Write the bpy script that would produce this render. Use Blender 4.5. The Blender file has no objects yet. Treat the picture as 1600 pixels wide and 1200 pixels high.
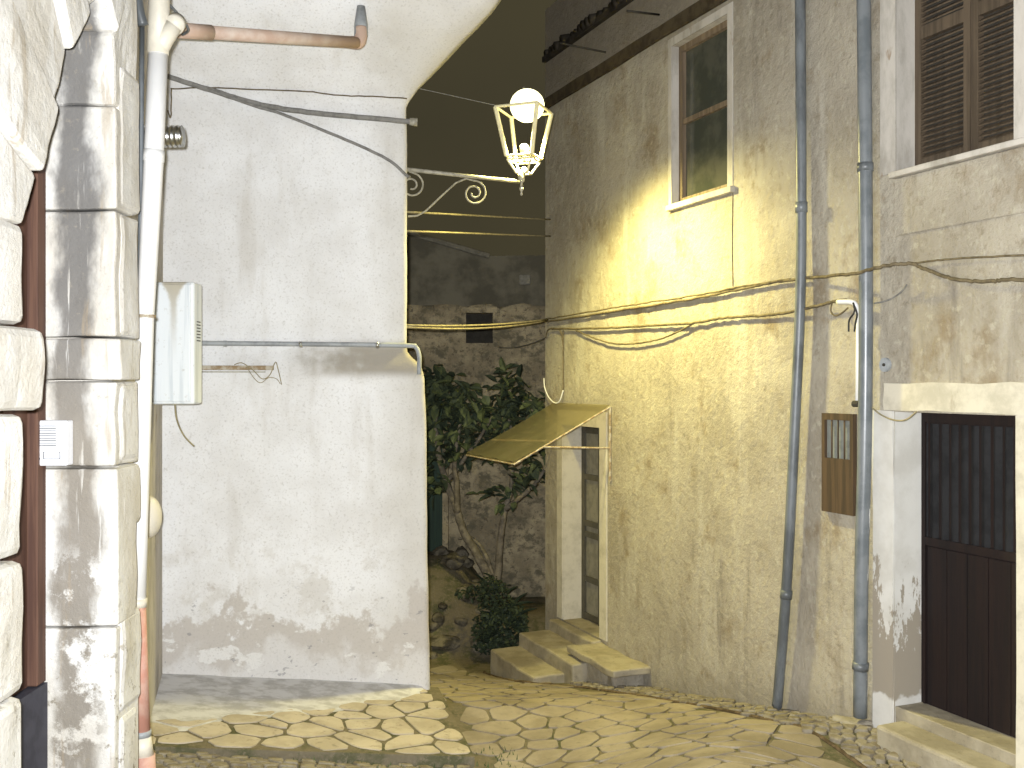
import bpy, bmesh, math, random
from mathutils import Vector, Matrix, noise as mnoise
random.seed(7)
C = bpy.context.scene.collection
SC = bpy.context.scene
EYE = 2.40            # camera height over the datum (apron level near the corner is about 0)
F = 1555.0            # focal length in photograph pixels (photo 1600 x 1200)
R = math.radians

# ------------------------------------------------------------------ camera
cam = bpy.data.cameras.new('camera'); camo = bpy.data.objects.new('camera', cam); C.objects.link(camo)
camo.location = (0, 0, EYE); camo.rotation_euler = (R(90), 0, 0)
cam.sensor_width = 36; cam.lens = F/1600*36; cam.clip_start = 0.02; cam.clip_end = 500
SC.camera = camo
# ------------------------------------------------------------------ world: night sky with town glow
w = bpy.data.worlds.new('World'); SC.world = w; w.use_nodes = True
wn = w.node_tree.nodes; wl = w.node_tree.links
bg = wn['Background']
bg.inputs['Color'].default_value = (0.052, 0.046, 0.024, 1)
bg.inputs['Strength'].default_value = 1.0
_tc = wn.new('ShaderNodeTexCoord'); _nz = wn.new('ShaderNodeTexNoise'); _nz.inputs['Scale'].default_value = 3.2; _nz.inputs['Detail'].default_value = 6
_cr = wn.new('ShaderNodeMix'); _cr.data_type = 'RGBA'; _cr.inputs[6].default_value = (.036,.032,.020,1); _cr.inputs[7].default_value = (.078,.066,.034,1)
wl.new(_tc.outputs['Generated'], _nz.inputs['Vector']); wl.new(_nz.outputs['Fac'], _cr.inputs[0]); wl.new(_cr.outputs[2], bg.inputs['Color'])   # thin cloud lit by the town
# ------------------------------------------------------------------ the photographer's flash
fl = bpy.data.lights.new('camera_flash', 'POINT'); fl.energy = 2250; fl.color = (0.965, 0.985, 1.02); fl.shadow_soft_size = 0.03
flo = bpy.data.objects.new('camera_flash', fl); C.objects.link(flo); flo.location = (-0.05, -0.02, EYE+0.07)
SC.view_settings.view_transform = 'Standard'; SC.view_settings.look = 'None'
SC.view_settings.exposure = 0; SC.view_settings.gamma = 1
SC.render.engine = 'CYCLES'
SC.cycles.use_denoising = True
SC.cycles.max_bounces = 6; SC.cycles.diffuse_bounces = 4; SC.cycles.glossy_bounces = 2
SC.cycles.sample_clamp_indirect = 4

# ------------------------------------------------------------------ geometry frames
def V(x, y, h): return Vector((x, y, h+EYE))          # h is measured from eye level
def at(px, py, Y): return V((px-800)/F*Y, Y, (600-py)/F*Y)
P0 = Vector((2.29, 6.6)); U = Vector((-0.386, 0.9225)).normalized(); N = Vector((-U.y, U.x))   # right-hand wall: U runs away, N points into the lane
def RW(t, off, h): p = P0+U*t+N*off; return V(p.x, p.y, h)
def rt(px, off=0):                                    # parameter t of the right wall seen in column px
    r = (px-800)/F; b = P0+N*off
    return (b.x-r*b.y)/(r*U.y-U.x)
def RP(px, py, off=0):
    t = rt(px, off); p = P0+U*t+N*off
    return V(p.x, p.y, (600-py)/F*p.y)
A0 = Vector((-0.66, 8.0)); AU = Vector((0.988, 0.156)).normalized(); AN = Vector((AU.y, -AU.x))  # plaster wall: AU runs right, AN to the camera
def AP(px, py, off=0):
    r = (px-800)/F; b = A0+AN*off
    s = (r*b.y-b.x)/(AU.x-r*AU.y); p = b+AU*s
    return V(p.x, p.y, (600-py)/F*p.y)
def sm(a, b, x):
    t = max(0, min(1, (x-a)/(b-a))); return t*t*(3-2*t)
def depth_lane(x, y):
    yy = max(y, 3.2)
    d = 0.864+0.21*yy if y < 10.6 else 0.864+0.21*10.6+0.03*(y-10.6)
    if y < 3.9: d = 0.864+0.21*(3.2+0.7*sm(2.5, 3.9, y))
    d += 0.28*max(0, 6.4-y)*sm(1.0, 2.3, x)*(1 if y > 3 else 0.6)
    left = (2.52 if y > 6.45 else max(1.9, 2.52-.21*(6.45-y)))+0.082*min(0, x+.25)*sm(8.3, 6.6, y)   # the left side lies level beside the apron
    if y < 7.9: d += (left-d)*(1-sm(-.2, 1.6, x))*sm(7.9, 7.5, y)
    d -= 0.62*sm(-0.15, -0.75, x)*sm(11.2, 12.7, y)
    d -= 0.35*sm(11.2, 12.2, y)
    return d
def depth_apron(x, y): return 2.27+0.082*x+0.03*y

# ------------------------------------------------------------------ mesh helpers
def link(name, bm, mat, parent=None, smooth=False, base=None):
    me = bpy.data.meshes.new(name)
    bmesh.ops.recalc_face_normals(bm, faces=bm.faces)
    if base is not None: bmesh.ops.translate(bm, vec=-Vector(base), verts=bm.verts)
    bm.to_mesh(me); bm.free()
    o = bpy.data.objects.new(name, me); C.objects.link(o)
    if base is not None: o.location = base
    if mat: me.materials.append(mat)
    if smooth:
        for p in me.polygons: p.use_smooth = True
    if parent is not None:
        root = parent; off = Vector((0, 0, 0))
        while root is not None: off += root.location; root = root.parent
        o.parent = parent; o.location = Vector(o.location)-off
    return o
def thing(name, label, cat, loc=(0, 0, 0), group=None):
    o = bpy.data.objects.new(name, None); C.objects.link(o); o.location = loc; o.empty_display_size = .1
    o['label'] = label; o['category'] = cat
    if group: o['group'] = group
    return o
def tag(o, label, cat, group=None):
    o['label'] = label; o['category'] = cat
    if group: o['group'] = group
    return o
def hexa(bm, c8):
    v = [bm.verts.new(p) for p in c8]
    for f in ((0,1,2,3),(7,6,5,4),(0,4,5,1),(1,5,6,2),(2,6,7,3),(3,7,4,0)): bm.faces.new([v[i] for i in f])
    return v
def box(bm, a, b):
    (x0,y0,z0),(x1,y1,z1) = a, b
    return hexa(bm, [Vector(p) for p in ((x0,y0,z0),(x1,y0,z0),(x1,y1,z0),(x0,y1,z0),(x0,y0,z1),(x1,y0,z1),(x1,y1,z1),(x0,y1,z1))])
def rbox(bm, t0, t1, o0, o1, h0, h1):                 # box in the right wall's frame
    return hexa(bm, [RW(t0,o0,h0),RW(t1,o0,h0),RW(t1,o1,h0),RW(t0,o1,h0),RW(t0,o0,h1),RW(t1,o0,h1),RW(t1,o1,h1),RW(t0,o1,h1)])
def abox(bm, s0, s1, o0, o1, h0, h1):
    def q(s, o, h): p = A0+AU*s+AN*o; return V(p.x, p.y, h)
    return hexa(bm, [q(s0,o0,h0),q(s1,o0,h0),q(s1,o1,h0),q(s0,o1,h0),q(s0,o0,h1),q(s1,o0,h1),q(s1,o1,h1),q(s0,o1,h1)])
def bevel(bm, w, seg=2):
    bmesh.ops.bevel(bm, geom=bm.edges[:], offset=w, segments=seg, affect='EDGES', profile=0.5)
def smooth_path(pts, n=6):
    pts = [Vector(p) for p in pts]; out = []
    for i in range(len(pts)-1):
        p0 = pts[max(i-1,0)]; p1 = pts[i]; p2 = pts[i+1]; p3 = pts[min(i+2, len(pts)-1)]
        for k in range(n):
            t = k/n
            out.append(0.5*((2*p1)+(-p0+p2)*t+(2*p0-5*p1+4*p2-p3)*t*t+(-p0+3*p1-3*p2+p3)*t**3))
    out.append(pts[-1]); return out
def tube(bm, pts, r, seg=10, caps=True):
    pts = [Vector(p) for p in pts]; n = len(pts)
    rs = r if isinstance(r, (list, tuple)) else [r]*n
    prev = None; rings = []
    for i, p in enumerate(pts):
        d = (pts[min(i+1,n-1)]-pts[max(i-1,0)]).normalized()
        if prev is None:
            a = Vector((0,0,1)) if abs(d.z) < .9 else Vector((1,0,0))
            u = d.cross(a).normalized()
        else:
            u = (prev-d*prev.dot(d)).normalized()
        prev = u; v = d.cross(u)
        rings.append([bm.verts.new(p+(u*math.cos(2*math.pi*k/seg)+v*math.sin(2*math.pi*k/seg))*rs[i]) for k in range(seg)])
    for a, b in zip(rings, rings[1:]):
        for k in range(seg): bm.faces.new((a[k], a[(k+1)%seg], b[(k+1)%seg], b[k]))
    if caps: bm.faces.new(rings[0][::-1]); bm.faces.new(rings[-1])
def cyl(bm, a, b, r, seg=16): tube(bm, [a, b], r, seg)
def lathe(bm, base, prof, seg=20):                    # prof: list of (radius, z)
    rings = []
    for r, z in prof:
        rings.append([bm.verts.new(base+Vector((max(r,1e-4)*math.cos(2*math.pi*k/seg), max(r,1e-4)*math.sin(2*math.pi*k/seg), z))) for k in range(seg)])
    for a, b in zip(rings, rings[1:]):
        for k in range(seg): bm.faces.new((a[k], a[(k+1)%seg], b[(k+1)%seg], b[k]))
    bm.faces.new(rings[0][::-1]); bm.faces.new(rings[-1])
def BM(): return bmesh.new()
def wire(name, pts, r, mat, label=None, cat='cable', group=None, parent=None, n=6, jit=0.0, seg=8):
    p = smooth_path(pts, n)
    if jit: p = [q+Vector((random.uniform(-jit,jit), random.uniform(-jit,jit), random.uniform(-jit,jit))) for q in p]
    bm = BM(); tube(bm, p, r, seg)
    o = link(name, bm, mat, parent, True, base=(p[0] if parent is None else None))
    if label: tag(o, label, cat, group)
    return o

# ------------------------------------------------------------------ materials
class NT:
    def __init__(s, name, rough=.85, spec=.2, metal=0):
        s.m = bpy.data.materials.new(name); s.m.use_nodes = True; s.t = s.m.node_tree
        s.b = s.t.nodes['Principled BSDF']; s.b.inputs['Roughness'].default_value = rough
        s.b.inputs['Specular IOR Level'].default_value = spec; s.b.inputs['Metallic'].default_value = metal
        g = s.t.nodes.new('ShaderNodeNewGeometry'); s.pos = g.outputs['Position']
        x = s.t.nodes.new('ShaderNodeSeparateXYZ'); s.l(s.pos, x.inputs[0]); s.x, s.y, s.z = x.outputs
    def l(s, a, b): s.t.links.new(a, b)
    def math(s, op, a, b=0.0, clamp=False):
        n = s.t.nodes.new('ShaderNodeMath'); n.operation = op; n.use_clamp = clamp
        for i, v in enumerate((a, b)):
            if isinstance(v, (int, float)): n.inputs[i].default_value = v
            else: s.l(v, n.inputs[i])
        return n.outputs[0]
    def noise(s, scale, detail=5, rough=.6, st=(1,1,1), off=(0,0,0), dist=0):
        mp = s.t.nodes.new('ShaderNodeMapping'); mp.inputs['Scale'].default_value = st; mp.inputs['Location'].default_value = off
        s.l(s.pos, mp.inputs[0]); n = s.t.nodes.new('ShaderNodeTexNoise')
        n.inputs['Scale'].default_value = scale; n.inputs['Detail'].default_value = detail; n.inputs['Roughness'].default_value = rough
        n.inputs['Distortion'].default_value = dist; s.l(mp.outputs[0], n.inputs['Vector']); return n.outputs['Fac']
    def voro(s, scale, feature='F1', st=(1,1,1)):
        mp = s.t.nodes.new('ShaderNodeMapping'); mp.inputs['Scale'].default_value = st
        s.l(s.pos, mp.inputs[0]); n = s.t.nodes.new('ShaderNodeTexVoronoi'); n.feature = feature
        n.inputs['Scale'].default_value = scale; s.l(mp.outputs[0], n.inputs['Vector']); return n.outputs['Distance']
    def rng(s, v, a, b, lo=0.0, hi=1.0):
        n = s.t.nodes.new('ShaderNodeMapRange'); n.interpolation_type = 'SMOOTHSTEP'; s.l(v, n.inputs[0])
        for i, q in enumerate((a, b, lo, hi)): n.inputs[i+1].default_value = q
        return n.outputs[0]
    def mix(s, a, b, f):
        n = s.t.nodes.new('ShaderNodeMix'); n.data_type = 'RGBA'
        if isinstance(f, (int, float)): n.inputs[0].default_value = f
        else: s.l(f, n.inputs[0])
        for i, v in ((6, a), (7, b)):
            if isinstance(v, tuple): n.inputs[i].default_value = (*v, 1)
            else: s.l(v, n.inputs[i])
        return n.outputs[2]
    def done(s, col, bumps=(), rough=None):
        if isinstance(col, tuple): s.b.inputs['Base Color'].default_value = (*col, 1)
        else: s.l(col, s.b.inputs['Base Color'])
        last = None
        for h, st, d in bumps:
            n = s.t.nodes.new('ShaderNodeBump'); n.inputs['Strength'].default_value = st; n.inputs['Distance'].default_value = d
            s.l(h, n.inputs['Height'])
            if last: s.l(last, n.inputs['Normal'])
            last = n.outputs[0]
        if last: s.l(last, s.b.inputs['Normal'])
        if rough is not None: s.l(rough, s.b.inputs['Roughness'])
        return s.m

def simple(name, col, rough=.6, spec=.3, metal=0, var=.25, scale=12, col2=None, st=(1,1,1), bump=.15):
    n = NT(name, rough, spec, metal)
    c2 = col2 or tuple(c*(1-var) for c in col)
    f = n.rng(n.noise(scale, 5, .65, st), .42, .62)
    return n.done(n.mix(col, c2, f), [(n.noise(scale*6, 3), bump, .002)])

def mat_plaster_white():
    n = NT('white_plaster', .9, .15)
    big = n.rng(n.noise(1.6, 5, .6), .38, .68)
    c = n.mix((.755,.76,.76), (.66,.655,.64), big)
    streak = n.rng(n.noise(2.6, 4, .6, (1.5,1.5,.28)), .56, .74)
    c = n.mix(c, (.40,.36,.29), n.math('MULTIPLY', streak, .28))
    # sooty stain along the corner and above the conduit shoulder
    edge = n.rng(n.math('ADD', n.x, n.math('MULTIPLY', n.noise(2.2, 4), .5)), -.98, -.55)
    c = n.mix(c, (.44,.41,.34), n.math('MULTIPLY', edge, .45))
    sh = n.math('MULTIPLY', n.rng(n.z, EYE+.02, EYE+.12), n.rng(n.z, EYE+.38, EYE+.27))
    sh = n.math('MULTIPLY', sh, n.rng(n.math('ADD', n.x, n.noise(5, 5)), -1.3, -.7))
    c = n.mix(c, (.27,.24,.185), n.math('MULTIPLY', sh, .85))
    # flaking white coat and damp render at the foot of the wall
    zn = n.math('ADD', n.z, n.math('MULTIPLY', n.math('SUBTRACT', n.noise(1.9, 6, .62, (1,1,.7), (3,0,0)), .5), -1.9))
    damp = n.rng(zn, EYE-1.90, EYE-2.0)
    zn2 = n.math('ADD', n.z, n.math('MULTIPLY', n.math('SUBTRACT', n.noise(1.9, 6, .62, (1,1,.7), (3,0,0)), .5), -1.35))
    fine = n.math('MULTIPLY', n.math('SUBTRACT', n.noise(14, 6, .7, (1,1,1)), .5), -.42)
    zn = n.math('ADD', zn, fine)
    blot = n.math('MULTIPLY', n.rng(n.noise(3.2, 7, .68, (1,1,1), (6,1,4)), .49, .60), n.math('MULTIPLY', n.rng(n.z, EYE-.9, EYE-1.6), .65))
    c = n.mix(c, (.56,.54,.50), blot)
    damp = n.rng(zn, EYE-1.79, EYE-1.90)
    low = n.rng(zn2, EYE-2.05, EYE-2.22)
    dc = n.mix((.49,.46,.42), (.60,.585,.56), low)
    dc = n.mix(dc, (.66,.65,.62), n.rng(n.noise(3.1, 5, .6, (1,1,1.6), (0,7,2)), .56, .60))
    c = n.mix(c, dc, damp)
    chip = n.math('MULTIPLY', n.rng(n.noise(9, 4, .6, (1,1,1.5)), .645, .66), n.rng(n.z, EYE-1.45, EYE-1.8))
    c = n.mix(c, (.20,.20,.21), n.math('MULTIPLY', chip, .55))
    c = n.mix(c, n.mix(c, (.33,.31,.27), .5), n.rng(n.noise(60, 3), .5, .8))
    return n.done(c, [(n.noise(4, 4), .35, .03), (n.noise(45, 5, .7), .4, .005), (damp, -.6, .006), (blot, -.3, .004), (n.noise(160, 2), .35, .003)])
def mat_plaster_rough():
    n = NT('rough_roughcast', .95, .1)
    c = n.mix((.40,.365,.295), (.31,.28,.225), n.rng(n.noise(1.3, 5, .6), .38, .66))
    c = n.mix(c, (.43,.40,.335), n.rng(n.noise(2.3, 4, .6, (1.4,1.4,.25), (5,1,0)), .52, .72))
    c = n.mix(c, (.17,.15,.125), n.math('MULTIPLY', n.rng(n.noise(2.8, 5, .65, (1.7,1.7,.2), (1,4,0)), .57, .75), .6))
    c = n.mix(c, (.22,.17,.105), n.math('MULTIPLY', n.rng(n.noise(2.2, 6, .7, (1,1,.8), (8,2,1)), .53, .7), .75))
    pit = n.rng(n.noise(13, 6, .72), .54, .68)
    c = n.mix(c, (.20,.165,.11), n.math('MULTIPLY', pit, .45))
    c = n.mix(c, (.50,.47,.38), n.math('MULTIPLY', n.rng(n.noise(14, 4, .65, (1,1,1), (2,2,2)), .54, .68), .4))
    # darker above the raised band, damp at the foot
    up = n.rng(n.math('ADD', n.z, n.math('MULTIPLY', n.noise(2, 4), .5)), EYE+3.1, EYE+3.6)
    c = n.mix(c, (.15,.13,.105), n.math('MULTIPLY', up, .75))
    slope = n.math('ADD', n.z, n.math('MULTIPLY', n.y, .21))     # height over the sloping lane
    foot = n.rng(n.math('ADD', slope, n.math('MULTIPLY', n.noise(3, 5), .5)), EYE-.864+.55, EYE-.864+.2)
    c = n.mix(c, (.235,.21,.165), n.math('MULTIPLY', foot, .6))
    return n.done(c, [(n.noise(3, 4), .3, .03), (n.noise(14, 6, .72), .85, .028), (n.noise(60, 3, .6), .3, .004)])
def mat_paint_peel():
    n = NT('peeling_white_paint', .8, .25)
    slope = n.math('ADD', n.z, n.math('MULTIPLY', n.y, .2))
    zn = n.math('ADD', slope, n.math('MULTIPLY', n.math('SUBTRACT', n.math('ADD', n.noise(4, 7, .72, (2,2,.45)), n.math('MULTIPLY', n.math('SUBTRACT', n.noise(16, 5, .7, (1,1,.6)), .5), .45)), .5), -2.1))
    gone = n.rng(zn, EYE-.13, EYE-.2)
    zz = n.rng(n.math('ADD', slope, n.math('MULTIPLY', n.noise(6, 3), .2)), EYE-.60, EYE-.63)
    gone = n.math('SUBTRACT', gone, n.math('MULTIPLY', zz, .9), True)
    c = n.mix((.62,.61,.57), (.52,.505,.46), n.rng(n.noise(4, 5), .4, .7))
    c = n.mix(c, (.30,.265,.21), gone)
    return n.done(c, [(gone, -.5, .004), (n.noise(40, 4), .3, .004)])
def mat_cream():
    n = NT('cream_painted_plaster', .85, .2)
    c = n.mix((.56,.525,.43), (.43,.40,.32), n.rng(n.noise(5, 6, .7), .42, .68))
    c = n.mix(c, (.33,.29,.22), n.math('MULTIPLY', n.rng(n.noise(9, 5, .7, (1,1,.4)), .6, .72), .6))
    return n.done(c, [(n.noise(12, 4), .3, .008), (n.noise(60, 3), .3, .003)])
def mat_stained_paint():
    n = NT('stained_painted_plaster', .85, .2)
    c = n.mix((.50,.47,.42), (.34,.315,.27), n.rng(n.noise(4, 6, .7, (1,1,.35)), .42, .66))
    c = n.mix(c, (.24,.16,.09), n.math('MULTIPLY', n.rng(n.noise(5, 4, .7, (1,1,.5), (4,0,2)), .62, .7), .7))
    return n.done(c, [(n.noise(12, 4), .3, .008), (n.noise(60, 3), .3, .003)])
def mat_limestone():
    n = NT('sooty_limestone', .7, .3)
    c = n.mix((.68,.67,.64), (.54,.51,.45), n.rng(n.noise(3, 5, .6, (1,1,.4)), .4, .65))
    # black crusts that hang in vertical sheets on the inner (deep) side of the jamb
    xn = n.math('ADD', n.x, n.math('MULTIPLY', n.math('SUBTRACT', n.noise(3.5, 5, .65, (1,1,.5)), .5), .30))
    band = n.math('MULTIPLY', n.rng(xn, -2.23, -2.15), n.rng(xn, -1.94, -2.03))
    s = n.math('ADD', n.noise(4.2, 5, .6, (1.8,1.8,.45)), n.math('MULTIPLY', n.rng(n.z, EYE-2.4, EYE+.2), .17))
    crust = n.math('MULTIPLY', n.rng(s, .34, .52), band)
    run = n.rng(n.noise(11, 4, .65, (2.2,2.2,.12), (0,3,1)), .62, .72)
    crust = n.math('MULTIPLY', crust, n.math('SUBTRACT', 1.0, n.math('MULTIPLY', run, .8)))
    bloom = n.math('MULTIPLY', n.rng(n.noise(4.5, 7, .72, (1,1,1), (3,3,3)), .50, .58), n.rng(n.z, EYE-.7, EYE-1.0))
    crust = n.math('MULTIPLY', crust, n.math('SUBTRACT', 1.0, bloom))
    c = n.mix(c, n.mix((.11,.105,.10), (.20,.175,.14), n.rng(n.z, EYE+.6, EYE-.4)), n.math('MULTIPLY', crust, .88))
    c = n.mix(c, (.33,.26,.17), n.math('MULTIPLY', n.rng(n.noise(8, 4, .6, (1.5,1.5,.15), (2,0,5)), .60, .68), .5))
    c = n.mix(c, (.30,.27,.22), n.math('MULTIPLY', n.rng(n.noise(22, 7, .78), .56, .68), .55))
    c = n.mix(c, (.25,.22,.17), n.math('MULTIPLY', n.rng(n.noise(14, 6, .75), .56, .66), n.rng(n.z, EYE-.7, EYE-1.5)))
    return n.done(c, [(n.noise(7, 5), .4, .02), (n.noise(40, 6, .75), .7, .008), (crust, .3, .004)])
def mat_flag(name, a, b, sc=3.0):
    n = NT(name, .75, .25)
    c = n.mix(a, b, n.rng(n.noise(sc, 4, .6), .38, .64))
    c = n.mix(c, (.16,.135,.09), n.math('MULTIPLY', n.rng(n.noise(13, 5, .7), .55, .7), .55))
    return n.done(c, [(n.noise(9, 5), .5, .02), (n.noise(60, 4), .35, .004)])
def mat_ground():
    n = NT('mossy_mortar', .95, .1)
    c = n.mix((.17,.145,.095), (.095,.095,.05), n.rng(n.noise(4, 5, .65), .42, .62))
    c = n.mix(c, (.20,.17,.115), n.rng(n.noise(25, 4, .7), .5, .68))
    return n.done(c, [(n.noise(30, 5, .7), .8, .02)])
def mat_rubble():
    n = NT('rubble_masonry', .95, .1)
    d = n.voro(4.5, 'DISTANCE_TO_EDGE', (1,1,1.4))
    c = n.mix((.46,.385,.245), (.27,.225,.145), n.rng(n.noise(2.6, 5, .65), .38, .62))
    c = n.mix(c, (.12,.10,.07), n.math('MULTIPLY', n.rng(n.noise(14, 5, .75), .53, .64), .8))
    c = n.mix(c, (.17,.15,.10), n.rng(n.noise(5.5, 6, .7, (1,1,1.3), (4,4,4)), .48, .62))
    return n.done(c, [(n.noise(8, 6, .7), .9, .05), (n.noise(30, 4, .7), .5, .01)])
def mat_wood(name, a, b, sc=8, rough=.65):
    n = NT(name, rough, .25)
    c = n.mix(a, b, n.rng(n.noise(sc, 6, .65, (3,3,.12)), .4, .62))
    return n.done(c, [(n.noise(sc*3, 4, .6, (4,4,.15)), .4, .003)])
def mat_metal_streak():
    n = NT('streaked_enamel', .45, .4)
    c = n.mix((.74,.78,.80), (.60,.65,.68), n.rng(n.noise(9, 4, .6, (2,2,.1)), .45, .62))
    # rust run below the top edge of the cabinet
    xc = n.math('ABSOLUTE', n.math('SUBTRACT', n.x, -2.345))
    zz = n.rng(n.z, EYE+.30, EYE+.78)
    wdt = n.math('ADD', n.math('MULTIPLY', n.math('POWER', zz, 6), .10), .008)
    rust = n.math('MULTIPLY', n.rng(n.math('SUBTRACT', xc, n.math('ADD', wdt, n.math('MULTIPLY', n.noise(30, 3), .02))), .02, -.015), n.rng(n.z, EYE+.1, EYE+.76))
    c = n.mix(c, (.33,.27,.15), n.math('MULTIPLY', rust, .75))
    c = n.mix(c, (.40,.38,.33), n.math('MULTIPLY', n.rng(n.noise(24, 5, .7), .60, .68), .4))
    return n.done(c, [(n.noise(3, 2), .2, .01)])
M = dict(
    white=mat_plaster_white(), rough=mat_plaster_rough(), peel=mat_paint_peel(), cream=mat_cream(), stained=mat_stained_paint(),
    stone=mat_limestone(), flag=mat_flag('pale_flagstone', (.47,.41,.31), (.36,.31,.225)), cob=mat_flag('cobble', (.25,.22,.16), (.15,.125,.085), 9),
    lane=mat_flag('worn_lane_stone', (.31,.265,.195), (.22,.185,.13), 2.2), ground=mat_ground(), rubble=mat_rubble(),
    step=mat_flag('step_stone', (.33,.295,.22), (.24,.21,.15), 4),
    door=mat_wood('brown_door_wood', (.115,.06,.04), (.07,.035,.025)), darkdoor=mat_wood('near_black_door', (.014,.008,.007), (.009,.006,.006)),
    bluewood=simple('dark_blue_metal', (.05,.05,.065), .6), oldwood=mat_wood('grey_brown_window_wood', (.20,.15,.10), (.12,.09,.06)),
    rustwood=mat_wood('rusty_brown_wood', (.085,.055,.032), (.05,.035,.022)),
    shutter=mat_wood('brown_shutter_wood', (.10,.075,.05), (.06,.045,.03)),
    pvc=simple('white_pvc', (.78,.78,.77), .35, .45, var=.06, scale=4), cream_pvc=simple('cream_pvc', (.66,.62,.52), .45, .4, var=.15, scale=5),
    terra=simple('terracotta_pipe', (.50,.25,.19), .6, .3, col2=(.56,.36,.29), scale=5), copper=simple('painted_waste_pipe', (.50,.36,.28), .6, .3, col2=(.60,.50,.42), scale=3),
    grayp=simple('blue_grey_pipe', (.145,.16,.17), .4, .5, var=.45, scale=5, st=(1,1,.4), bump=.4), grayc=simple('grey_conduit', (.33,.35,.36), .5, .3, var=.3, scale=8),
    cable=simple('dusty_grey_cable', (.22,.215,.20), .8, .2, var=.3, scale=20), cableb=simple('brown_cable', (.16,.13,.08), .85, .1, var=.4, scale=20),
    tan=simple('pale_tan_cable', (.30,.26,.155), .7, .2, var=.3, scale=20), black=simple('black_rubber', (.03,.03,.03), .7, .2),
    alu=simple('corrugated_aluminium', (.62,.63,.62), .28, .5, 1, var=.3, scale=15), enamel=mat_metal_streak(),
    iron=simple('grey_painted_iron', (.36,.34,.27), .5, .4, var=.35, scale=25), lantern=simple('glare_pale_lantern_frame', (.78,.72,.45), .5, .4, 0, var=.15, scale=20),  # lantern frame coloured pale yellow for the lamp's glare on it
    plastic=simple('white_plastic', (.80,.81,.84), .35, .45, var=.03), slot=simple('grey_slot', (.10,.10,.11), .7, .2), rust=simple('rusty_steel', (.26,.19,.11), .8, .2, col2=(.44,.40,.32), scale=18),
    awn=simple('tan_fibreglass_sheet', (.17,.145,.07), .65, .3, col2=(.12,.10,.05), scale=3), green=mat_wood('dark_green_wood', (.028,.055,.034), (.018,.035,.024)),
    bark=simple('smooth_grey_bark', (.19,.165,.125), .85, .15, var=.45, scale=14), dark=simple('dark_recess', (.05,.046,.038), .9, .1),
    tile=simple('old_roof_tile', (.035,.03,.024), .9, .1, var=.5, scale=6), nightwall=simple('far_dark_plaster', (.31,.28,.20), .95, .1, var=.4, scale=1.3),
    bulb=None, curtain=simple('faded_curtain', (.20,.21,.19), .9, .1, var=.3, scale=9), curtainb=simple('blue_grey_curtain', (.021,.021,.022), .9, .1, var=.3, scale=9),
)
def mat_leaf(name, a, b):
    n = NT(name, .65, .25)
    return n.done(n.mix(a, b, n.rng(n.noise(7, 3), .4, .62)))
def mat_awning():
    m = bpy.data.materials.new('tan_translucent_sheet'); m.use_nodes = True; t = m.node_tree; b = t.nodes['Principled BSDF']
    b.inputs['Base Color'].default_value = (.14,.13,.082,1); b.inputs['Roughness'].default_value = .6
    tl = t.nodes.new('ShaderNodeBsdfTranslucent'); tl.inputs[0].default_value = (.55,.49,.32,1)
    tr_ = t.nodes.new('ShaderNodeBsdfTransparent'); tr_.inputs[0].default_value = (1,.94,.78,1)
    m1 = t.nodes.new('ShaderNodeMixShader'); m1.inputs[0].default_value = .35
    mx = t.nodes.new('ShaderNodeMixShader'); mx.inputs[0].default_value = .42
    t.links.new(b.outputs[0], m1.inputs[1]); t.links.new(tl.outputs[0], m1.inputs[2])
    t.links.new(m1.outputs[0], mx.inputs[1]); t.links.new(tr_.outputs[0], mx.inputs[2]); t.links.new(mx.outputs[0], t.nodes['Material Output'].inputs[0]); return m
M['awn'] = mat_awning()
def mat_fleck():
    n = NT('blue_grey_pipe_with_paint_flecks', .32, .55)
    c = n.mix((.16,.175,.185), (.11,.125,.135), n.rng(n.noise(6, 5), .42, .62))
    f = n.math('MULTIPLY', n.rng(n.noise(22, 4, .6, (1.6,1.6,.3)), .60, .62), n.math('MULTIPLY', n.rng(n.z, EYE-.1, EYE-.2), n.rng(n.x, 2.29, 2.31)))
    return n.done(n.mix(c, (.75,.75,.72), f), [(n.noise(40, 3), .15, .002)])
M['fleck'] = mat_fleck()
M['leaf'] = mat_leaf('glossy_leaf', (.058,.074,.042), (.028,.040,.024)); M['ivy'] = mat_leaf('dark_ivy_leaf', (.04,.055,.03), (.02,.03,.018))
M['grass'] = mat_leaf('moss_grass', (.07,.10,.03), (.04,.06,.02))
def mat_glass():
    n = NT('dark_window_glass', .12, .5)
    return n.done(n.mix((.045,.05,.04), (.075,.075,.06), n.rng(n.noise(3, 4), .4, .6)), [(n.noise(2.5, 2), .15, .02)])
M['glass'] = mat_glass()
bm_ = bpy.data.materials.new('lit_lamp'); bm_.use_nodes = True
b_ = bm_.node_tree.nodes['Principled BSDF']; b_.inputs['Base Color'].default_value = (1,1,.9,1)
b_.inputs['Emission Color'].default_value = (1,.93,.5,1); b_.inputs['Emission Strength'].default_value = 3.2
M['bulb'] = bm_
bm2 = bpy.data.materials.new('frosted_bulb'); bm2.use_nodes = True
b_ = bm2.node_tree.nodes['Principled BSDF']; b_.inputs['Base Color'].default_value = (.85,.8,.6,1); b_.inputs['Roughness'].default_value = .3
M['frost'] = bm2

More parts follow.
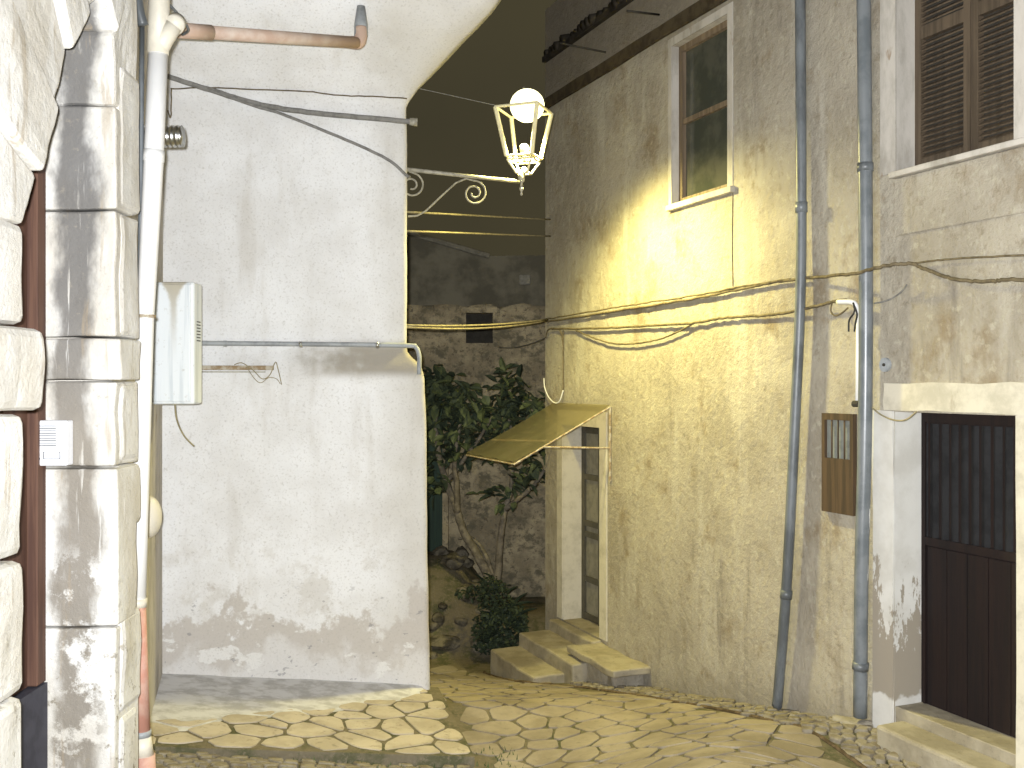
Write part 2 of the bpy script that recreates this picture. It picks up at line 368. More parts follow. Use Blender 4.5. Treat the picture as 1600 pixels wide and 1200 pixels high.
# ------------------------------------------------------------------ ground
def sheet(name, x0, x1, y0, y1, nx, ny, fn, mat, dz=0, jit=.01):
    bm = BM(); g = []
    for j in range(ny+1):
        row = []
        for i in range(nx+1):
            x = x0+(x1-x0)*i/nx; y = y0+(y1-y0)*j/ny
            z = -fn(x, y)+dz+mnoise.noise(Vector((x*3, y*3, 0)))*jit
            row.append(bm.verts.new(V(x, y, z)))
        g.append(row)
    for j in range(ny):
        for i in range(nx): bm.faces.new((g[j][i], g[j][i+1], g[j+1][i+1], g[j+1][i]))
    o = link(name, bm, mat, smooth=True); o['kind'] = 'structure'; return o
sheet('ground', -12, 12, -6, 22, 150, 200, depth_lane, M['ground'], -.008, .006)
bm = BM()                                              # far ground reaching on under the village
q = [bm.verts.new(p) for p in (V(-150,-80,-6), V(150,-80,-6), V(150,250,-6), V(-150,250,-6))]; bm.faces.new(q)
o = link('terrain', bm, M['ground']); o['kind'] = 'structure'

def clip(poly, n, d):                                  # keep points with n.p <= d
    out = []
    for i in range(len(poly)):
        a = poly[i]; b = poly[(i+1)%len(poly)]; da = n.dot(a)-d; db = n.dot(b)-d
        if da <= 0: out.append(a)
        if (da < 0 < db) or (db < 0 < da): out.append(a+(b-a)*(da/(da-db)))
    return out
def inside(p, poly):
    c = False; n = len(poly)
    for i in range(n):
        a = poly[i]; b = poly[i-1]
        if (a[1] > p[1]) != (b[1] > p[1]) and p[0] < (b[0]-a[0])*(p[1]-a[1])/(b[1]-a[1])+a[0]: c = not c
    return c
def clip_convex(cell, region):                         # region: convex, counter-clockwise
    for i in range(len(region)):
        a = Vector(region[i]); b = Vector(region[(i+1)%len(region)]); e = b-a; n = Vector((e.y, -e.x)).normalized()
        cell = clip(cell, n, n.dot(a))
        if len(cell) < 3: return []
    return cell
def paving(name, region, size, gap, fn, mat, rise, aniso=(1,1), jit=.38, rot=0, convex=True, hj=.01, rim=.35):
    xs = [p[0] for p in region]; ys = [p[1] for p in region]
    sx, sy = size*aniso[0], size*aniso[1]; c, s = math.cos(rot), math.sin(rot)
    cx, cy = (min(xs)+max(xs))/2, (min(ys)+max(ys))/2; rad = max(max(xs)-min(xs), max(ys)-min(ys))*.75
    grid = {}
    nx, ny = int(rad/sx)+2, int(rad/sy)+2
    for j in range(-ny, ny+1):
        for i in range(-nx, nx+1):
            u = (i+(.5 if j % 2 else 0)+random.uniform(-jit, jit))*sx; v = (j+random.uniform(-jit, jit))*sy
            grid[i, j] = Vector((cx+u*c-v*s, cy+u*s+v*c))
    bm = BM(); reg = [Vector(p) for p in region]; n = 0
    for (i, j), p in grid.items():
        if not (min(xs)-sx < p.x < max(xs)+sx and min(ys)-sy < p.y < max(ys)+sy): continue
        if not inside(p, region): continue
        r = size*2.2*max(aniso)
        cell = [p+Vector((-r,-r)), p+Vector((r,-r)), p+Vector((r,r)), p+Vector((-r,r))]
        for dj in (-2,-1,0,1,2):
            for di in (-2,-1,0,1,2):
                if (di or dj) and (i+di, j+dj) in grid:
                    q = grid[i+di, j+dj]; e = q-p; L = e.length
                    if L < 1e-4: continue
                    e /= L; cell = clip(cell, e, e.dot((p+q)/2)-gap*random.uniform(.6, 1.5))
                    if len(cell) < 3: break
            if len(cell) < 3: break
        if len(cell) < 3: continue
        if convex: cell = clip_convex(cell, reg)
        if len(cell) < 3: continue
        ctr = sum(cell, Vector((0,0)))/len(cell)
        if sum((cell[k]-cell[k-1]).length for k in range(len(cell))) < size*1.2: continue
        # cut corners round
        rc = []
        m = len(cell)
        for k in range(m):
            a, b, d = cell[k-1], cell[k], cell[(k+1)%m]
            rc += [b+(a-b)*.17, b+(d-b)*.17]
        cell = [q+Vector((mnoise.noise(Vector((q.x*17,q.y*17,3))), mnoise.noise(Vector((q.x*17,q.y*17,8)))))*size*.05 for q in rc]
        dz = random.uniform(-hj, hj); tx, ty = random.uniform(-.012,.012), random.uniform(-.012,.012)
        def lvl(k, z):
            out = []
            for q in cell:
                w_ = ctr+(q-ctr)*k
                out.append(bm.verts.new(V(w_.x, w_.y, -fn(w_.x, w_.y)+z+dz+(w_.x-ctr.x)*tx+(w_.y-ctr.y)*ty)))
            return out
        r0 = lvl(1.0, -.03); r1 = lvl(1.0, rise*(1-rim)); r2 = lvl(.86, rise)
        cv = bm.verts.new(V(ctr.x, ctr.y, -fn(ctr.x, ctr.y)+rise*1.05+dz)); m = len(cell)
        for k in range(m):
            bm.faces.new((r0[k], r0[(k+1)%m], r1[(k+1)%m], r1[k])); bm.faces.new((r1[k], r1[(k+1)%m], r2[(k+1)%m], r2[k]))
            bm.faces.new((r2[k], r2[(k+1)%m], cv))
        n += 1
    o = link(name, bm, mat, smooth=False); o['kind'] = 'structure'
    print(name, n, 'stones'); return o
AL = A0-AU*2.1
apron = [(-2.42, 6.25), (-.26, 6.56), (-.60, 7.95), (-.68, 8.02), (AL.x, AL.y+.03)]
# solid body of the raised apron
bm = BM()
sub = 14; grid_ = []
for j in range(sub+1):
    row = []
    for i in range(sub+1):
        u = i/sub; v = j/sub
        a = Vector((-2.6, 6.20)).lerp(Vector((-.245, 6.54)), u); b = Vector((-2.78, 7.75)).lerp(Vector((-.60, 8.1)), u)
        p = a.lerp(b, v); row.append(p)
    grid_.append(row)
top = [[bm.verts.new(V(p.x, p.y, -depth_apron(p.x, p.y)-.004)) for p in row] for row in grid_]
for j in range(sub):
    for i in range(sub): bm.faces.new((top[j][i], top[j][i+1], top[j+1][i+1], top[j+1][i]))
rimv = [top[0][i] for i in range(sub+1)]+[top[j][sub] for j in range(1, sub+1)]+[top[sub][i] for i in range(sub-1, -1, -1)]+[top[j][0] for j in range(sub-1, 0, -1)]
low = [bm.verts.new(v.co-Vector((0,0,.3))) for v in rimv]
for k in range(len(rimv)): bm.faces.new((rimv[k], low[k], low[(k+1)%len(rimv)], rimv[(k+1)%len(rimv)]))
o = link('pavement_bed', bm, M['ground'], smooth=False); o['kind'] = 'structure'
paving('pavement', apron, .25, .013, depth_apron, M['flag'], .004, (1.25,.8), .44, .25, True, .002)
# lane flags, wall-side cobbles, front cobbles
def wl(t, off): p = P0+U*t+N*off; return (p.x, p.y)
lane_reg = [(.5,4.2),(.16,6.1), wl(-2.6,1.15), wl(-.9,.62), wl(1.0,.42), wl(2.6,.52), (.55,9.2), (.05,10.4), (-.62,10.9), (-1.5,10.9), (-.60,8.0), (-.22,6.6)]
paving('lane', lane_reg, .235, .011, depth_lane, M['lane'], .002, (1.25,.9), .44, -.32, False, .002)
strip = [wl(-2.8,0), wl(4.9,0), wl(4.9,.5), wl(2.6,.47), wl(1.0,.36), wl(-.9,.54), wl(-2.8,1.05)]
paving('cobbles', strip, .085, .007, depth_lane, M['cob'], .016, (1.25,.9), .40, .3, False, .008, .5)
front = [(-2.9,4.4), (.45,4.4), (.12,6.15), (-.24,6.52), (-2.7,6.16)]
paving('cobble_border', front, .095, .008, depth_lane, M['cob'], .018, (1.15,.9), .40, .1, False, .008, .5)
# raised dark edging course that runs along the cobbles
bm = BM()
pts = [Vector((p[0], p[1])) for p in (wl(-2.6,1.1), wl(-.9,.58), wl(1.0,.39), wl(2.7,.5), (.42,9.35), (.02,9.75), (-.3,10.7))]
pp = smooth_path([Vector((p.x, p.y, 0)) for p in pts], 8)
tube(bm, [V(p.x, p.y, -depth_lane(p.x, p.y)-.004+mnoise.noise(p*6)*.010) for p in pp], [.017+.007*mnoise.noise(p*5) for p in pp], 7)
o = link('kerb', bm, simple('brown_edging', (.13,.095,.055), .95, .1, var=.5, scale=14)); o['kind'] = 'structure'
# smooth cement between flags and wall, widened to draw the lamp's shadow wedge
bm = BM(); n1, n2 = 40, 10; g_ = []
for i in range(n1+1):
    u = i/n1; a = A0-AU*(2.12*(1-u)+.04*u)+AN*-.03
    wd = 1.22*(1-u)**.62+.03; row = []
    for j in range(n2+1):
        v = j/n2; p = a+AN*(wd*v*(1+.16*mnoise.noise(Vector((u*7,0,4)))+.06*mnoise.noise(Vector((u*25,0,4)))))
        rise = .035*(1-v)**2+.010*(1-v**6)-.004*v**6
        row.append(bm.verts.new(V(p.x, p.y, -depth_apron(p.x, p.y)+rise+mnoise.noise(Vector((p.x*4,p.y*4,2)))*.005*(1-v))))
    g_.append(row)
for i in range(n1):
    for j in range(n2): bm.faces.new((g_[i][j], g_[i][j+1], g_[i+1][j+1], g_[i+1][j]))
o = link('cement_shade_wedge', bm, simple('blue_grey_cement', (.56,.555,.55), .9, .15, col2=(.40,.39,.375), scale=6, st=(1,1.4,1), bump=.8), smooth=True); o['kind'] = 'structure'
# moss and grass in the joints
bm = BM()
for k in range(230):
    if k < 90: x, y = random.gauss(-.08,.10), random.uniform(5.9, 6.9)
    else: x, y = random.uniform(-1.6, .1), random.gauss(6.4, .08)
    b = V(x, y, -depth_lane(x, y)); a = random.uniform(0, 6.28); L = random.uniform(.015,.04)
    d = Vector((math.cos(a), math.sin(a), 0)); s_ = Vector((-d.y, d.x, 0))*.005
    v = [bm.verts.new(b-s_), bm.verts.new(b+s_), bm.verts.new(b+d*L*.5+Vector((0,0,L)))]; bm.faces.new(v)
o = link('grass', bm, M['grass']); o['kind'] = 'stuff'

# ------------------------------------------------------------------ plaster house with the overhanging upper floor
def lerp_tab(tab, h):
    if h <= tab[0][0]: return tab[0][1:]
    for a, b in zip(tab, tab[1:]):
        if h <= b[0]:
            k = (h-a[0])/(b[0]-a[0]); return tuple(a[i]+(b[i]-a[i])*k for i in range(1, len(a)))
    return tab[-1][1:]
prof = [(-3.2,.03,.02),(-2.3,.0,.0),(-1.0,.0,-.015),(.05,.0,-.03),(.12,-.01,-.045),(.18,-.03,-.09),(.24,-.06,-.155),(.28,-.07,-.17),(1.0,-.07,-.175),(2.22,-.07,-.175),
        (2.27,-.07,-.17),(2.31,-.03,-.13),(2.37,.03,-.09),(2.45,.10,.0),(2.53,.20,.09),(2.60,.30,.17),(2.66,.40,.24),(2.74,.50,.34),(2.84,.60,.45),(2.95,.66,.53),(3.10,.70,.58),(3.3,.72,.60),(6.0,.72,.60)]
hs = []
h = -3.2
while h < 6.0:
    hs.append(h); h += .045 if h < 3.4 else .5
hs.append(6.0)
pl = thing('plastered_house', 'white plastered house with overhanging upper floor and damp flaking foot, left of the lamp', 'house', (-1.7, 8.2, EYE-2.4))
bm = BM(); rows = []
backd = Vector((-.22, .975)).normalized()
for h in hs:
    fo, ro = lerp_tab(prof, h)
    row = []
    c0 = A0+AN*fo+AU*ro
    L0 = 2.35+ro
    rad = .05+.17*sm(2.22, 2.6, h)
    path = []
    nS = 60
    for i in range(nS+1): path.append(c0-AU*(L0-(L0-rad)*i/nS))
    for k in range(1, 5):
        a = k/5*math.pi/2; path.append(c0-AU*rad+(AU*math.sin(a)*rad)+(-AN)*(1-math.cos(a))*rad)
    fl_ = sm(2.24, 2.6, h); bd = (backd*(1-fl_)+Vector((-.93, .37))*fl_).normalized(); c1 = c0+bd*.03+backd*(rad*(1-fl_))-AU*(.12*fl_)-AN*(rad*fl_)
    for i in range(9): path.append(c1+bd*(i/8*4.0))
    for p in path:
        nz = mnoise.noise(Vector((p.x*1.3, p.y*1.3, h*1.3)))*.018+mnoise.noise(Vector((p.x*5, p.y*5, h*5)))*.006
        row.append(bm.verts.new(V(p.x+AN.x*nz+AU.x*nz*.7, p.y+AN.y*nz, h)))
    rows.append(row)
for a, b in zip(rows, rows[1:]):
    for k in range(len(a)-1): bm.faces.new((a[k], a[k+1], b[k+1], b[k]))
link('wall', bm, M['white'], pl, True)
# ------------------------------------------------------------------ stone house at the left with the arched doorway
FX = -1.90                                             # plane of its facade
sh = thing('stone_house', 'stone house at the left edge with rusticated arched doorway and brown door', 'house', (-2.4, 4.4, EYE-2.0))
bm = BM()
def prism_xy(bm, pts, z0, z1):
    a = [bm.verts.new((p[0], p[1], z0+EYE)) for p in pts]; b = [bm.verts.new((p[0], p[1], z1+EYE)) for p in pts]; n = len(pts)
    for k in range(n): bm.faces.new((a[k], a[(k+1)%n], b[(k+1)%n], b[k]))
    bm.faces.new(a[::-1]); bm.faces.new(b)
prism_xy(bm, [(-2.02,5.02),(-2.02,5.10),(-2.73,7.80),(-3.3,7.80),(-3.3,5.02)], -3, 6)          # wall beyond the doorway
prism_xy(bm, [(-2.45,4.75),(-2.02,5.02),(-3.3,5.02),(-3.3,4.75)], -3, 6)
prism_xy(bm, [(FX-.03,-1),(FX-.03,3.38),(-2.45,3.38),(-2.45,-1)], -3, 6)
o = link('wall', bm, M['stained'], sh)
# back wall over the doorway
def block(bm, x0, x1, y0, y1, h0, h1, ch=.03):
    b2 = BM(); box(b2, (x0,y0,h0+EYE), (x1,y1,h1+EYE)); bevel(b2, ch, 2); bmesh.ops.subdivide_edges(b2, edges=[e for e in b2.edges if e.calc_length() > .12], cuts=5, use_grid_fill=True)
    for v in b2.verts:
        v.co += Vector((mnoise.noise(v.co*5)*.014, mnoise.noise(v.co*5+Vector((9,0,0)))*.010, mnoise.noise(v.co*4+Vector((0,9,0)))*.008))
    me = bpy.data.meshes.new('tmp'); b2.to_mesh(me); b2.free(); bm.from_mesh(me); bpy.data.meshes.remove(me)
# far jamb (its reveal faces the camera)
def py2h(py, Y): return (600-py)/F*Y
YF = 4.765
bm = BM()
js = [(-3.0,py2h(982,YF),.0),(py2h(980,YF),py2h(733,YF),.02),(py2h(730,YF),py2h(597,YF),.0),(py2h(595,YF),py2h(529,YF),.045),(py2h(527,YF),py2h(330,YF),.0),(py2h(328,YF),1.33,.01)]
for k, (h0, h1, e) in enumerate(js):
    block(bm, -2.42, FX+e*.6, YF-(.01 if e == .045 else 0), 5.02+e+(.05 if k % 2 == 0 else -.03), h0+.004, h1, .012)
# rusticated outer course next to the reveal
for k, (h0, h1) in enumerate([(-3.0,-1.62),(-1.60,-1.13),(-1.11,-.72),(-.70,-.40),(-.38,.0),(.03,.20),(.23,.83),(.85,1.55)]):
    block(bm, -2.3, FX+.012, YF+.05, 5.05+(.03 if k % 2 else -.02), h0, h1, .03)
link('stone_jamb', bm, M['stone'], sh, False)
# near jamb
bm = BM()
for (h0, h1, e) in [(-3.0,-1.21,.0),(-1.19,-.68,.005),(-.66,-.115,-.0),(-.10,.21,.075),(.225,.62,-.0)]:
    block(bm, -2.42, FX+e, 3.32, 3.885+e*.15, h0, h1, .035)
link('stone_jamb', bm, M['stone'], sh, False)
# arch voussoirs between the two jambs
intr = [(3.885,.62),(3.99,.84),(4.13,1.14),(4.27,1.42),(4.43,1.63),(4.60,1.80),(4.72,1.66),(4.765,1.33)]
outr = [(3.32,.62),(3.36,1.10),(3.50,1.65),(3.80,2.15),(4.25,2.5),(4.75,2.6),(5.05,2.2),(5.04,1.33)]
bm = BM()
for k in range(len(intr)-1):
    a, b, c_, d = intr[k], intr[k+1], outr[k+1], outr[k]
    ctr = ((a[0]+b[0]+c_[0]+d[0])/4, (a[1]+b[1]+c_[1]+d[1])/4)
    q = [(ctr[0]+(p[0]-ctr[0])*.985, ctr[1]+(p[1]-ctr[1])*.985) for p in (a, b, c_, d)]
    xo = FX+(.03 if k % 2 else .0)
    b2 = BM(); hexa(b2, [Vector((-2.42,p[0],p[1]+EYE)) for p in q]+[Vector((xo,p[0],p[1]+EYE)) for p in q]); 
    bmesh.ops.recalc_face_normals(b2, faces=b2.faces); bevel(b2, .02, 2)
    bmesh.ops.subdivide_edges(b2, edges=[e for e in b2.edges if e.calc_length() > .1], cuts=4, use_grid_fill=True)
    for v in b2.verts: v.co += Vector((mnoise.noise(v.co*4)*.014+mnoise.noise(v.co*14)*.006, mnoise.noise(v.co*4+Vector((9,0,0)))*.010+mnoise.noise(v.co*14+Vector((9,0,0)))*.006, mnoise.noise(v.co*5+Vector((0,9,0)))*.014))
    me = bpy.data.meshes.new('tmp'); b2.to_mesh(me); b2.free(); bm.from_mesh(me); bpy.data.meshes.remove(me)
link('stone_arch', bm, M['stone'], sh, False)
bm = BM(); prism_xy(bm, [(FX-.03,3.38),(FX-.03,5.02),(-2.45,5.02),(-2.45,3.38)], 2.45, 6); link('wall', bm, M['stained'], sh)
dr = BM(); box(dr, (-2.45,3.4,EYE-1.42), (-2.27,4.66,EYE+2.2)); door = link('door', dr, M['door'], sh)
bm = BM(); box(bm, (-2.47,4.665,EYE-1.42), (-2.225,4.755,EYE+1.9)); bevel(bm, .006, 1); link('frame', bm, M['door'], door)
bm = BM(); box(bm, (-2.47,3.4,EYE-3), (-2.22,4.757,EYE-1.425)); link('kick_plate', bm, M['bluewood'], door)
for k in range(6):
    bm = BM(); box(bm, (-2.275,3.42+k*.2,EYE-1.4), (-2.262,3.6+k*.2,EYE+2.1)); bevel(bm,.004,1); link('plank', bm, M['door'], door)

# intercom
ic = thing('intercom', 'white intercom panel with louvred speaker and name window beside the brown door', 'intercom', (-2.2, 4.69, EYE-.38))
z0, z1 = EYE+py2h(728,4.69), EYE+py2h(657,4.69)
bm = BM(); box(bm, (-2.272,4.69,z0), (-2.098,4.762,z1)); bevel(bm, .008, 3); link('housing', bm, M['plastic'], ic, False)
bm = BM()
for k in range(9):
    zz = z1-.028-k*.0115; box(bm, (-2.235,4.6875,zz), (-2.148,4.692,zz+.004))
link('speaker_slots', bm, M['slot'], ic)
bm = BM(); xa, xb, za, zb_ = -2.208,-2.128,z0+.032,z0+.067
for a, b in (((xa,za),(xb,za+.003)),((xa,zb_-.003),(xb,zb_)),((xa,za+.003),(xa+.003,zb_-.003)),((xb-.003,za+.003),(xb,zb_-.003))): box(bm, (a[0],4.6865,a[1]), (b[0],4.692,b[1]))
link('name_window', bm, M['slot'], ic)
bm = BM(); cyl(bm, Vector((-2.228,4.6855,z0+.034)), Vector((-2.228,4.693,z0+.034)), .006, 12); link('call_button', bm, M['slot'], ic)

# ------------------------------------------------------------------ white downpipe with the terracotta foot
YP = 5.42
dp = thing('drainpipe', 'white plastic drainpipe with a terracotta lower length by the stone doorway', 'pipe', at(216,1180,YP))
bm = BM(); tube(bm, [at(250,-60,YP), at(247,85,YP)], .056, 20); link('pipe', bm, M['cream_pvc'], dp, True)
bm = BM(); tube(bm, [at(247,78,YP), at(240,255,YP), at(227,500,YP), at(220,760,YP), at(216,945,YP)], [.053,.052,.046,.043,.041], 20); link('pipe', bm, M['pvc'], dp, True)
bm = BM(); tube(bm, [at(241,235,YP), at(240,252,YP)], .0555, 20); link('collar', bm, M['pvc'], dp, True)
bm = BM(); tube(bm, [at(216.5,935,YP), at(216,948,YP)], .046, 20); link('collar', bm, M['cream_pvc'], dp, True)
bm = BM(); tube(bm, [at(216,944,YP), at(221,1145,YP)], [.040,.047], 20); link('pipe', bm, M['terra'], dp, True)
bm = BM(); tube(bm, [at(221,1141,YP), at(221,1150,YP)], .052, 20); link('collar', bm, M['grayc'], dp, True)
bm = BM(); tube(bm, [at(221,1152,YP), at(226,1182,YP)], .05, 20); link('pipe', bm, M['cream_pvc'], dp, True)
bm = BM(); tube(bm, [at(226,1180,YP), at(230,1300,YP)], .055, 20); link('pipe', bm, M['terra'], dp, True)
bm = BM(); tube(bm, [at(246,82,YP), at(256,62,YP), at(272,40,YP)], [.05,.05,.044], 20); tube(bm, [at(272,40,YP), at(276,34,YP+.05)], .052, 20); link('branch', bm, M['cream_pvc'], dp, True)
bm = BM(); tube(bm, [at(228,492,YP), at(228,497,YP)], .052, 20); box(bm, tuple(at(214,498,YP-.05)), tuple(at(221,491,YP+.12))); link('clamp', bm, M['rust'], dp)
gp = BM(); tube(gp, smooth_path([at(213,-40,5.3), at(216,10,5.3), at(224,40,5.32)], 4), [.028]*9, 12); tube(gp, [at(222,40,5.42), at(221,150,5.42), at(219,420,5.42), at(214,470,5.42)], .014, 10)
tag(link('grey_pipe', gp, M['grayp'], smooth=True, base=at(214,470,5.42)), 'thin dark grey pipe running close behind the white drainpipe', 'pipe')
wire('blue_cable', [at(262,5,5.5), at(278,22,5.6), at(294,45,5.9), at(285,54,6.0)], .008, M['grayp'], 'thin blue grey cable looped over the white pipe branch')
# waste pipe under the overhang
wp = thing('waste_pipe', 'pinkish waste pipe under the overhang with an elbow turned up', 'pipe', at(290,52,6.1))
YA, YB = 6.35, 7.3
bm = BM(); tube(bm, [at(270,47,YA-.2), at(330,51,YA)], .048, 16); tube(bm,[at(318,50,YA), at(560,67,YB)], .043, 16); link('pipe', bm, M['copper'], wp, True)
bm = BM(); tube(bm, smooth_path([at(548,66,YB-.02), at(560,67,YB), at(564,58,YB+.01), at(564,44,YB+.02)], 4), .046, 16); link('elbow', bm, M['copper'], wp, True)
bm = BM(); tube(bm, [at(564,56,YB+.02), at(564,38,YB+.03), at(564,10,YB+.03)], [.05,.05,.03], 16); link('socket', bm, M['grayc'], wp, True)
# ribbed flue
fd = thing('flue_duct', 'short shiny ribbed metal flue sticking out behind the white drainpipe', 'duct', at(212,213,6.0))
bm = BM(); pts = []; rs = []
a, b = at(195,214,6.0), at(285,213,6.0)
for k in range(61):
    pts.append(a.lerp(b, k/60)); rs.append(.066 if (k % 5) < 3 else .059)
tube(bm, pts, rs, 24); link('duct', bm, M['alu'], fd, True)
# meter cabinet
def AS(px, off=0):
    r = (px-800)/F; b = A0+AN*off; return (r*b.y-b.x)/(AU.x-r*AU.y)
mc = thing('meter_cabinet', 'white metal meter cabinet with rust run beside the white drainpipe', 'cabinet', at(270,632,7))
cx0, cx1 = -2.56, -2.205
bm = BM(); box(bm, (cx0,6.905,EYE-.142), (cx1,7.09,EYE+.71)); bevel(bm, .018, 3); link('cabinet', bm, M['enamel'], mc)
bm = BM(); box(bm, (cx0,6.892,EYE-.122), (cx1-.022,6.906,EYE+.69)); bevel(bm, .005, 2); link('lid', bm, M['enamel'], mc)
bm = BM()
for k in range(7): box(bm, (cx1-.002,6.96,EYE+.3+k*.022), (cx1+.002,7.04,EYE+.308+k*.022))
link('vent_slots', bm, M['slot'], mc)
# conduit and shoulder
cd = thing('conduit', 'grey conduit running right from the cabinet and turning down at the corner', 'conduit', AP(310,536,.05))
bm = BM(); tube(bm, smooth_path([AP(303,536,.03), AP(400,537,.0), AP(520,538,-.02), AP(636,540,-.03), AP(650,543,-.03), AP(655,556,.0), AP(655,572,.03), AP(655,585,.03)], 5), .019, 12); link('tube', bm, M['grayc'], cd, True)
for px in (352, 470, 590):
    bm = BM(); p = AP(px, 537+(px-352)*.01, -.015); tube(bm, [p-Vector((.012,0,0)), p+Vector((.012,0,0))], .026, 12); link('clip', bm, M['alu'], cd, True)
fx = thing('strip_fixture', 'narrow rusty strip fixture under the grey conduit with loose wires', 'fixture', AP(310,577,.05))
bm = BM(); abox(bm, AS(300), AS(428), .0, .05, py2h(578,7.7), py2h(571,7.7)); bevel(bm, .004, 1); link('channel', bm, M['rust'], fx)
bm = BM(); abox(bm, AS(305), AS(415), .01, .03, py2h(582,7.7), py2h(580,7.7)); link('rail', bm, M['iron'], fx)
wire('loose_wire', [AP(366,570,.06), AP(378,567,.07), AP(395,578,.07), AP(410,592,.06), AP(422,585,.06), AP(430,566,.06), AP(434,575,.06), AP(440,601,.06)], .0035, M['tan'], parent=fx)
wire('loose_wire', [AP(385,573,.06), AP(398,592,.07), AP(408,598,.06), AP(420,590,.06), AP(432,592,.06), AP(438,600,.06)], .003, M['tan'], parent=fx)
wire('dangling_wire', [at(273,628,7), at(276,655,7.02), at(287,680,7.06), at(303,697,7.1)], .006, M['tan'], 'short stiff wire hanging out below the white meter cabinet')
# thick cable with a branch
c1 = thing('thick_cable', 'thick grey cable forking across the plastered wall below the overhang', 'cable', AP(262,118,0))
wire('cable', [AP(225,108,.06), AP(262,119,.03), AP(330,141,-.03), AP(400,162,-.03), AP(470,174,-.035), AP(560,183,-.04), AP(628,189,-.04), AP(650,191,-.03)], .021, M['cable'], parent=c1, jit=.0022, n=8, seg=10)
wire('branch_cable', [AP(300,131,-.01), AP(400,166,-.01), AP(440,178,-.04), AP(530,214,-.05), AP(604,248,-.05), AP(634,273,-.045), AP(640,276,-.08)], .012, M['cable'], parent=c1, jit=.0015, n=8)
bm = BM(); tube(bm, [AP(640,190,-.03), AP(652,191,-.03)], [.028,.034], 10); link('clamp', bm, M['iron'], c1, True)
wire('thin_wire', [AP(262,172,.0), AP(267,183,.0), AP(268,142,-.02), AP(272,139,-.02), AP(330,137,-.02), AP(400,140,-.015), AP(480,143,-.015), AP(530,149,-.02), AP(590,151,-.02), AP(636,154,-.02)], .0055, M['cableb'], 'thin dark wire along the crease under the overhang', jit=.002)
# plaster boss behind the pipe
bm = BM(); p = at(240,808,6.3)
bmesh.ops.create_uvsphere(bm, u_segments=24, v_segments=16, radius=.14)
for v in bm.verts: v.co = Vector((v.co.x*.55, v.co.y*.7, v.co.z*.95))+p+Vector((-.03,0,0))
tag(link('wall_cover', bm, M['cream_pvc'], smooth=True, base=p), 'rounded cream cover on the wall, half hidden by the white drainpipe', 'cover')

# ------------------------------------------------------------------ the roughcast house on the right
rh = thing('roughcast_house', 'tall roughcast house on the right, lit yellow, with shuttered window and two doors', 'house', RW(2, -.5, -2.5))
TD0, TD1 = rt(938), rt(880)                            # far door
TW0, TW1 = rt(1137), rt(1050)                          # window
TS0, TS1 = rt(1585), rt(1400)                          # shuttered window
TG0, TG1 = rt(1588), rt(1398)                          # near door
openings = [(TD0,TD1,-3.4,-.44,.25),(TW0,TW1,1.57,2.96,.12),(TS0,TS1,1.335,3.2,.2),(TG0,TG1,-2.9,-.175,.22)]
TE = rt(852)
tb = sorted(set([-6.0, TE]+[o[0] for o in openings]+[o[1] for o in openings]+[-4,-3,-2,0,.6,1.2,2.9]))
hb = sorted(set([-4.0, 4.2]+[o[2] for o in openings]+[o[3] for o in openings]+[-2,-1,0,.8,2.2]))
bm = BM(); cache = {}
def gv(t, h):
    k = (round(t,5), round(h,5))
    if k not in cache: cache[k] = bm.verts.new(RW(t, 0, h))
    return cache[k]
for a, b in zip(tb, tb[1:]):
    for c_, d in zip(hb, hb[1:]):
        m_ = ((a+b)/2, (c_+d)/2)
        if any(o[0] < m_[0] < o[1] and o[2] < m_[1] < o[3] for o in openings): continue
        bm.faces.new((gv(a,c_), gv(b,c_), gv(b,d), gv(a,d)))
# end return of the wall beyond the corner, and the top
e = [bm.verts.new(RW(TE,0,-4)), bm.verts.new(RW(TE,-5,-4)), bm.verts.new(RW(TE,-5,4.2)), bm.verts.new(RW(TE,0,4.2))]; bm.faces.new(e)
e = [bm.verts.new(RW(TE,0,4.2)), bm.verts.new(RW(TE,-5,4.2)), bm.verts.new(RW(-6,-5,4.2)), bm.verts.new(RW(-6,0,4.2))]; bm.faces.new(e)
me_o = link('wall', bm, M['rough'], rh)
def reveal(name, o, mat, parent):
    t0, t1, h0, h1, dp_ = o; bm = BM(); e = .0
    a = [(t0,h0),(t1,h0),(t1,h1),(t0,h1)]
    for k in range(4):
        p, q = a[k], a[(k+1)%4]
        bm.faces.new([bm.verts.new(RW(p[0],-.0015,p[1])), bm.verts.new(RW(q[0],-.0015,q[1])), bm.verts.new(RW(q[0],-dp_-.05,q[1])), bm.verts.new(RW(p[0],-dp_-.05,p[1]))])
    return link(name, bm, mat, parent)
# window with two panes
win = BM(); d = .12; fw = .055
rbox(win, TW0, TW0+fw, -d, -d+.05, 1.57, 2.96); rbox(win, TW1-fw, TW1, -d, -d+.05, 1.57, 2.96)
rbox(win, TW0+fw, TW1-fw, -d, -d+.05, 1.57, 1.57+fw); rbox(win, TW0+fw, TW1-fw, -d, -d+.05, 2.96-fw, 2.96)
rbox(win, TW0+fw, TW1-fw, -d+.005, -d+.04, 2.27, 2.315)
window = link('window', win, M['oldwood'], rh)
bm = BM(); rbox(bm, TW0, TW1, -d-.02, -d+.01, 1.575, 2.955); link('pane', bm, M['glass'], window)
reveal('reveal', openings[1], M['stained'], window)
bm = BM(); rbox(bm, TW0-.10, TW1+.04, -.10, .045, 1.515, 1.566); bevel(bm, .008, 2); link('sill', bm, M['stained'], window)
bm = BM(); rbox(bm, TW0-.075, TW0-.002, -.002, .006, 1.568, 3.03); rbox(bm, TW0-.0, TW1+.06, -.002, .006, 2.962, 3.03); rbox(bm, TW1+.002, TW1+.05, -.002, .006, 1.568, 2.962); link('painted_border', bm, M['stained'], window)
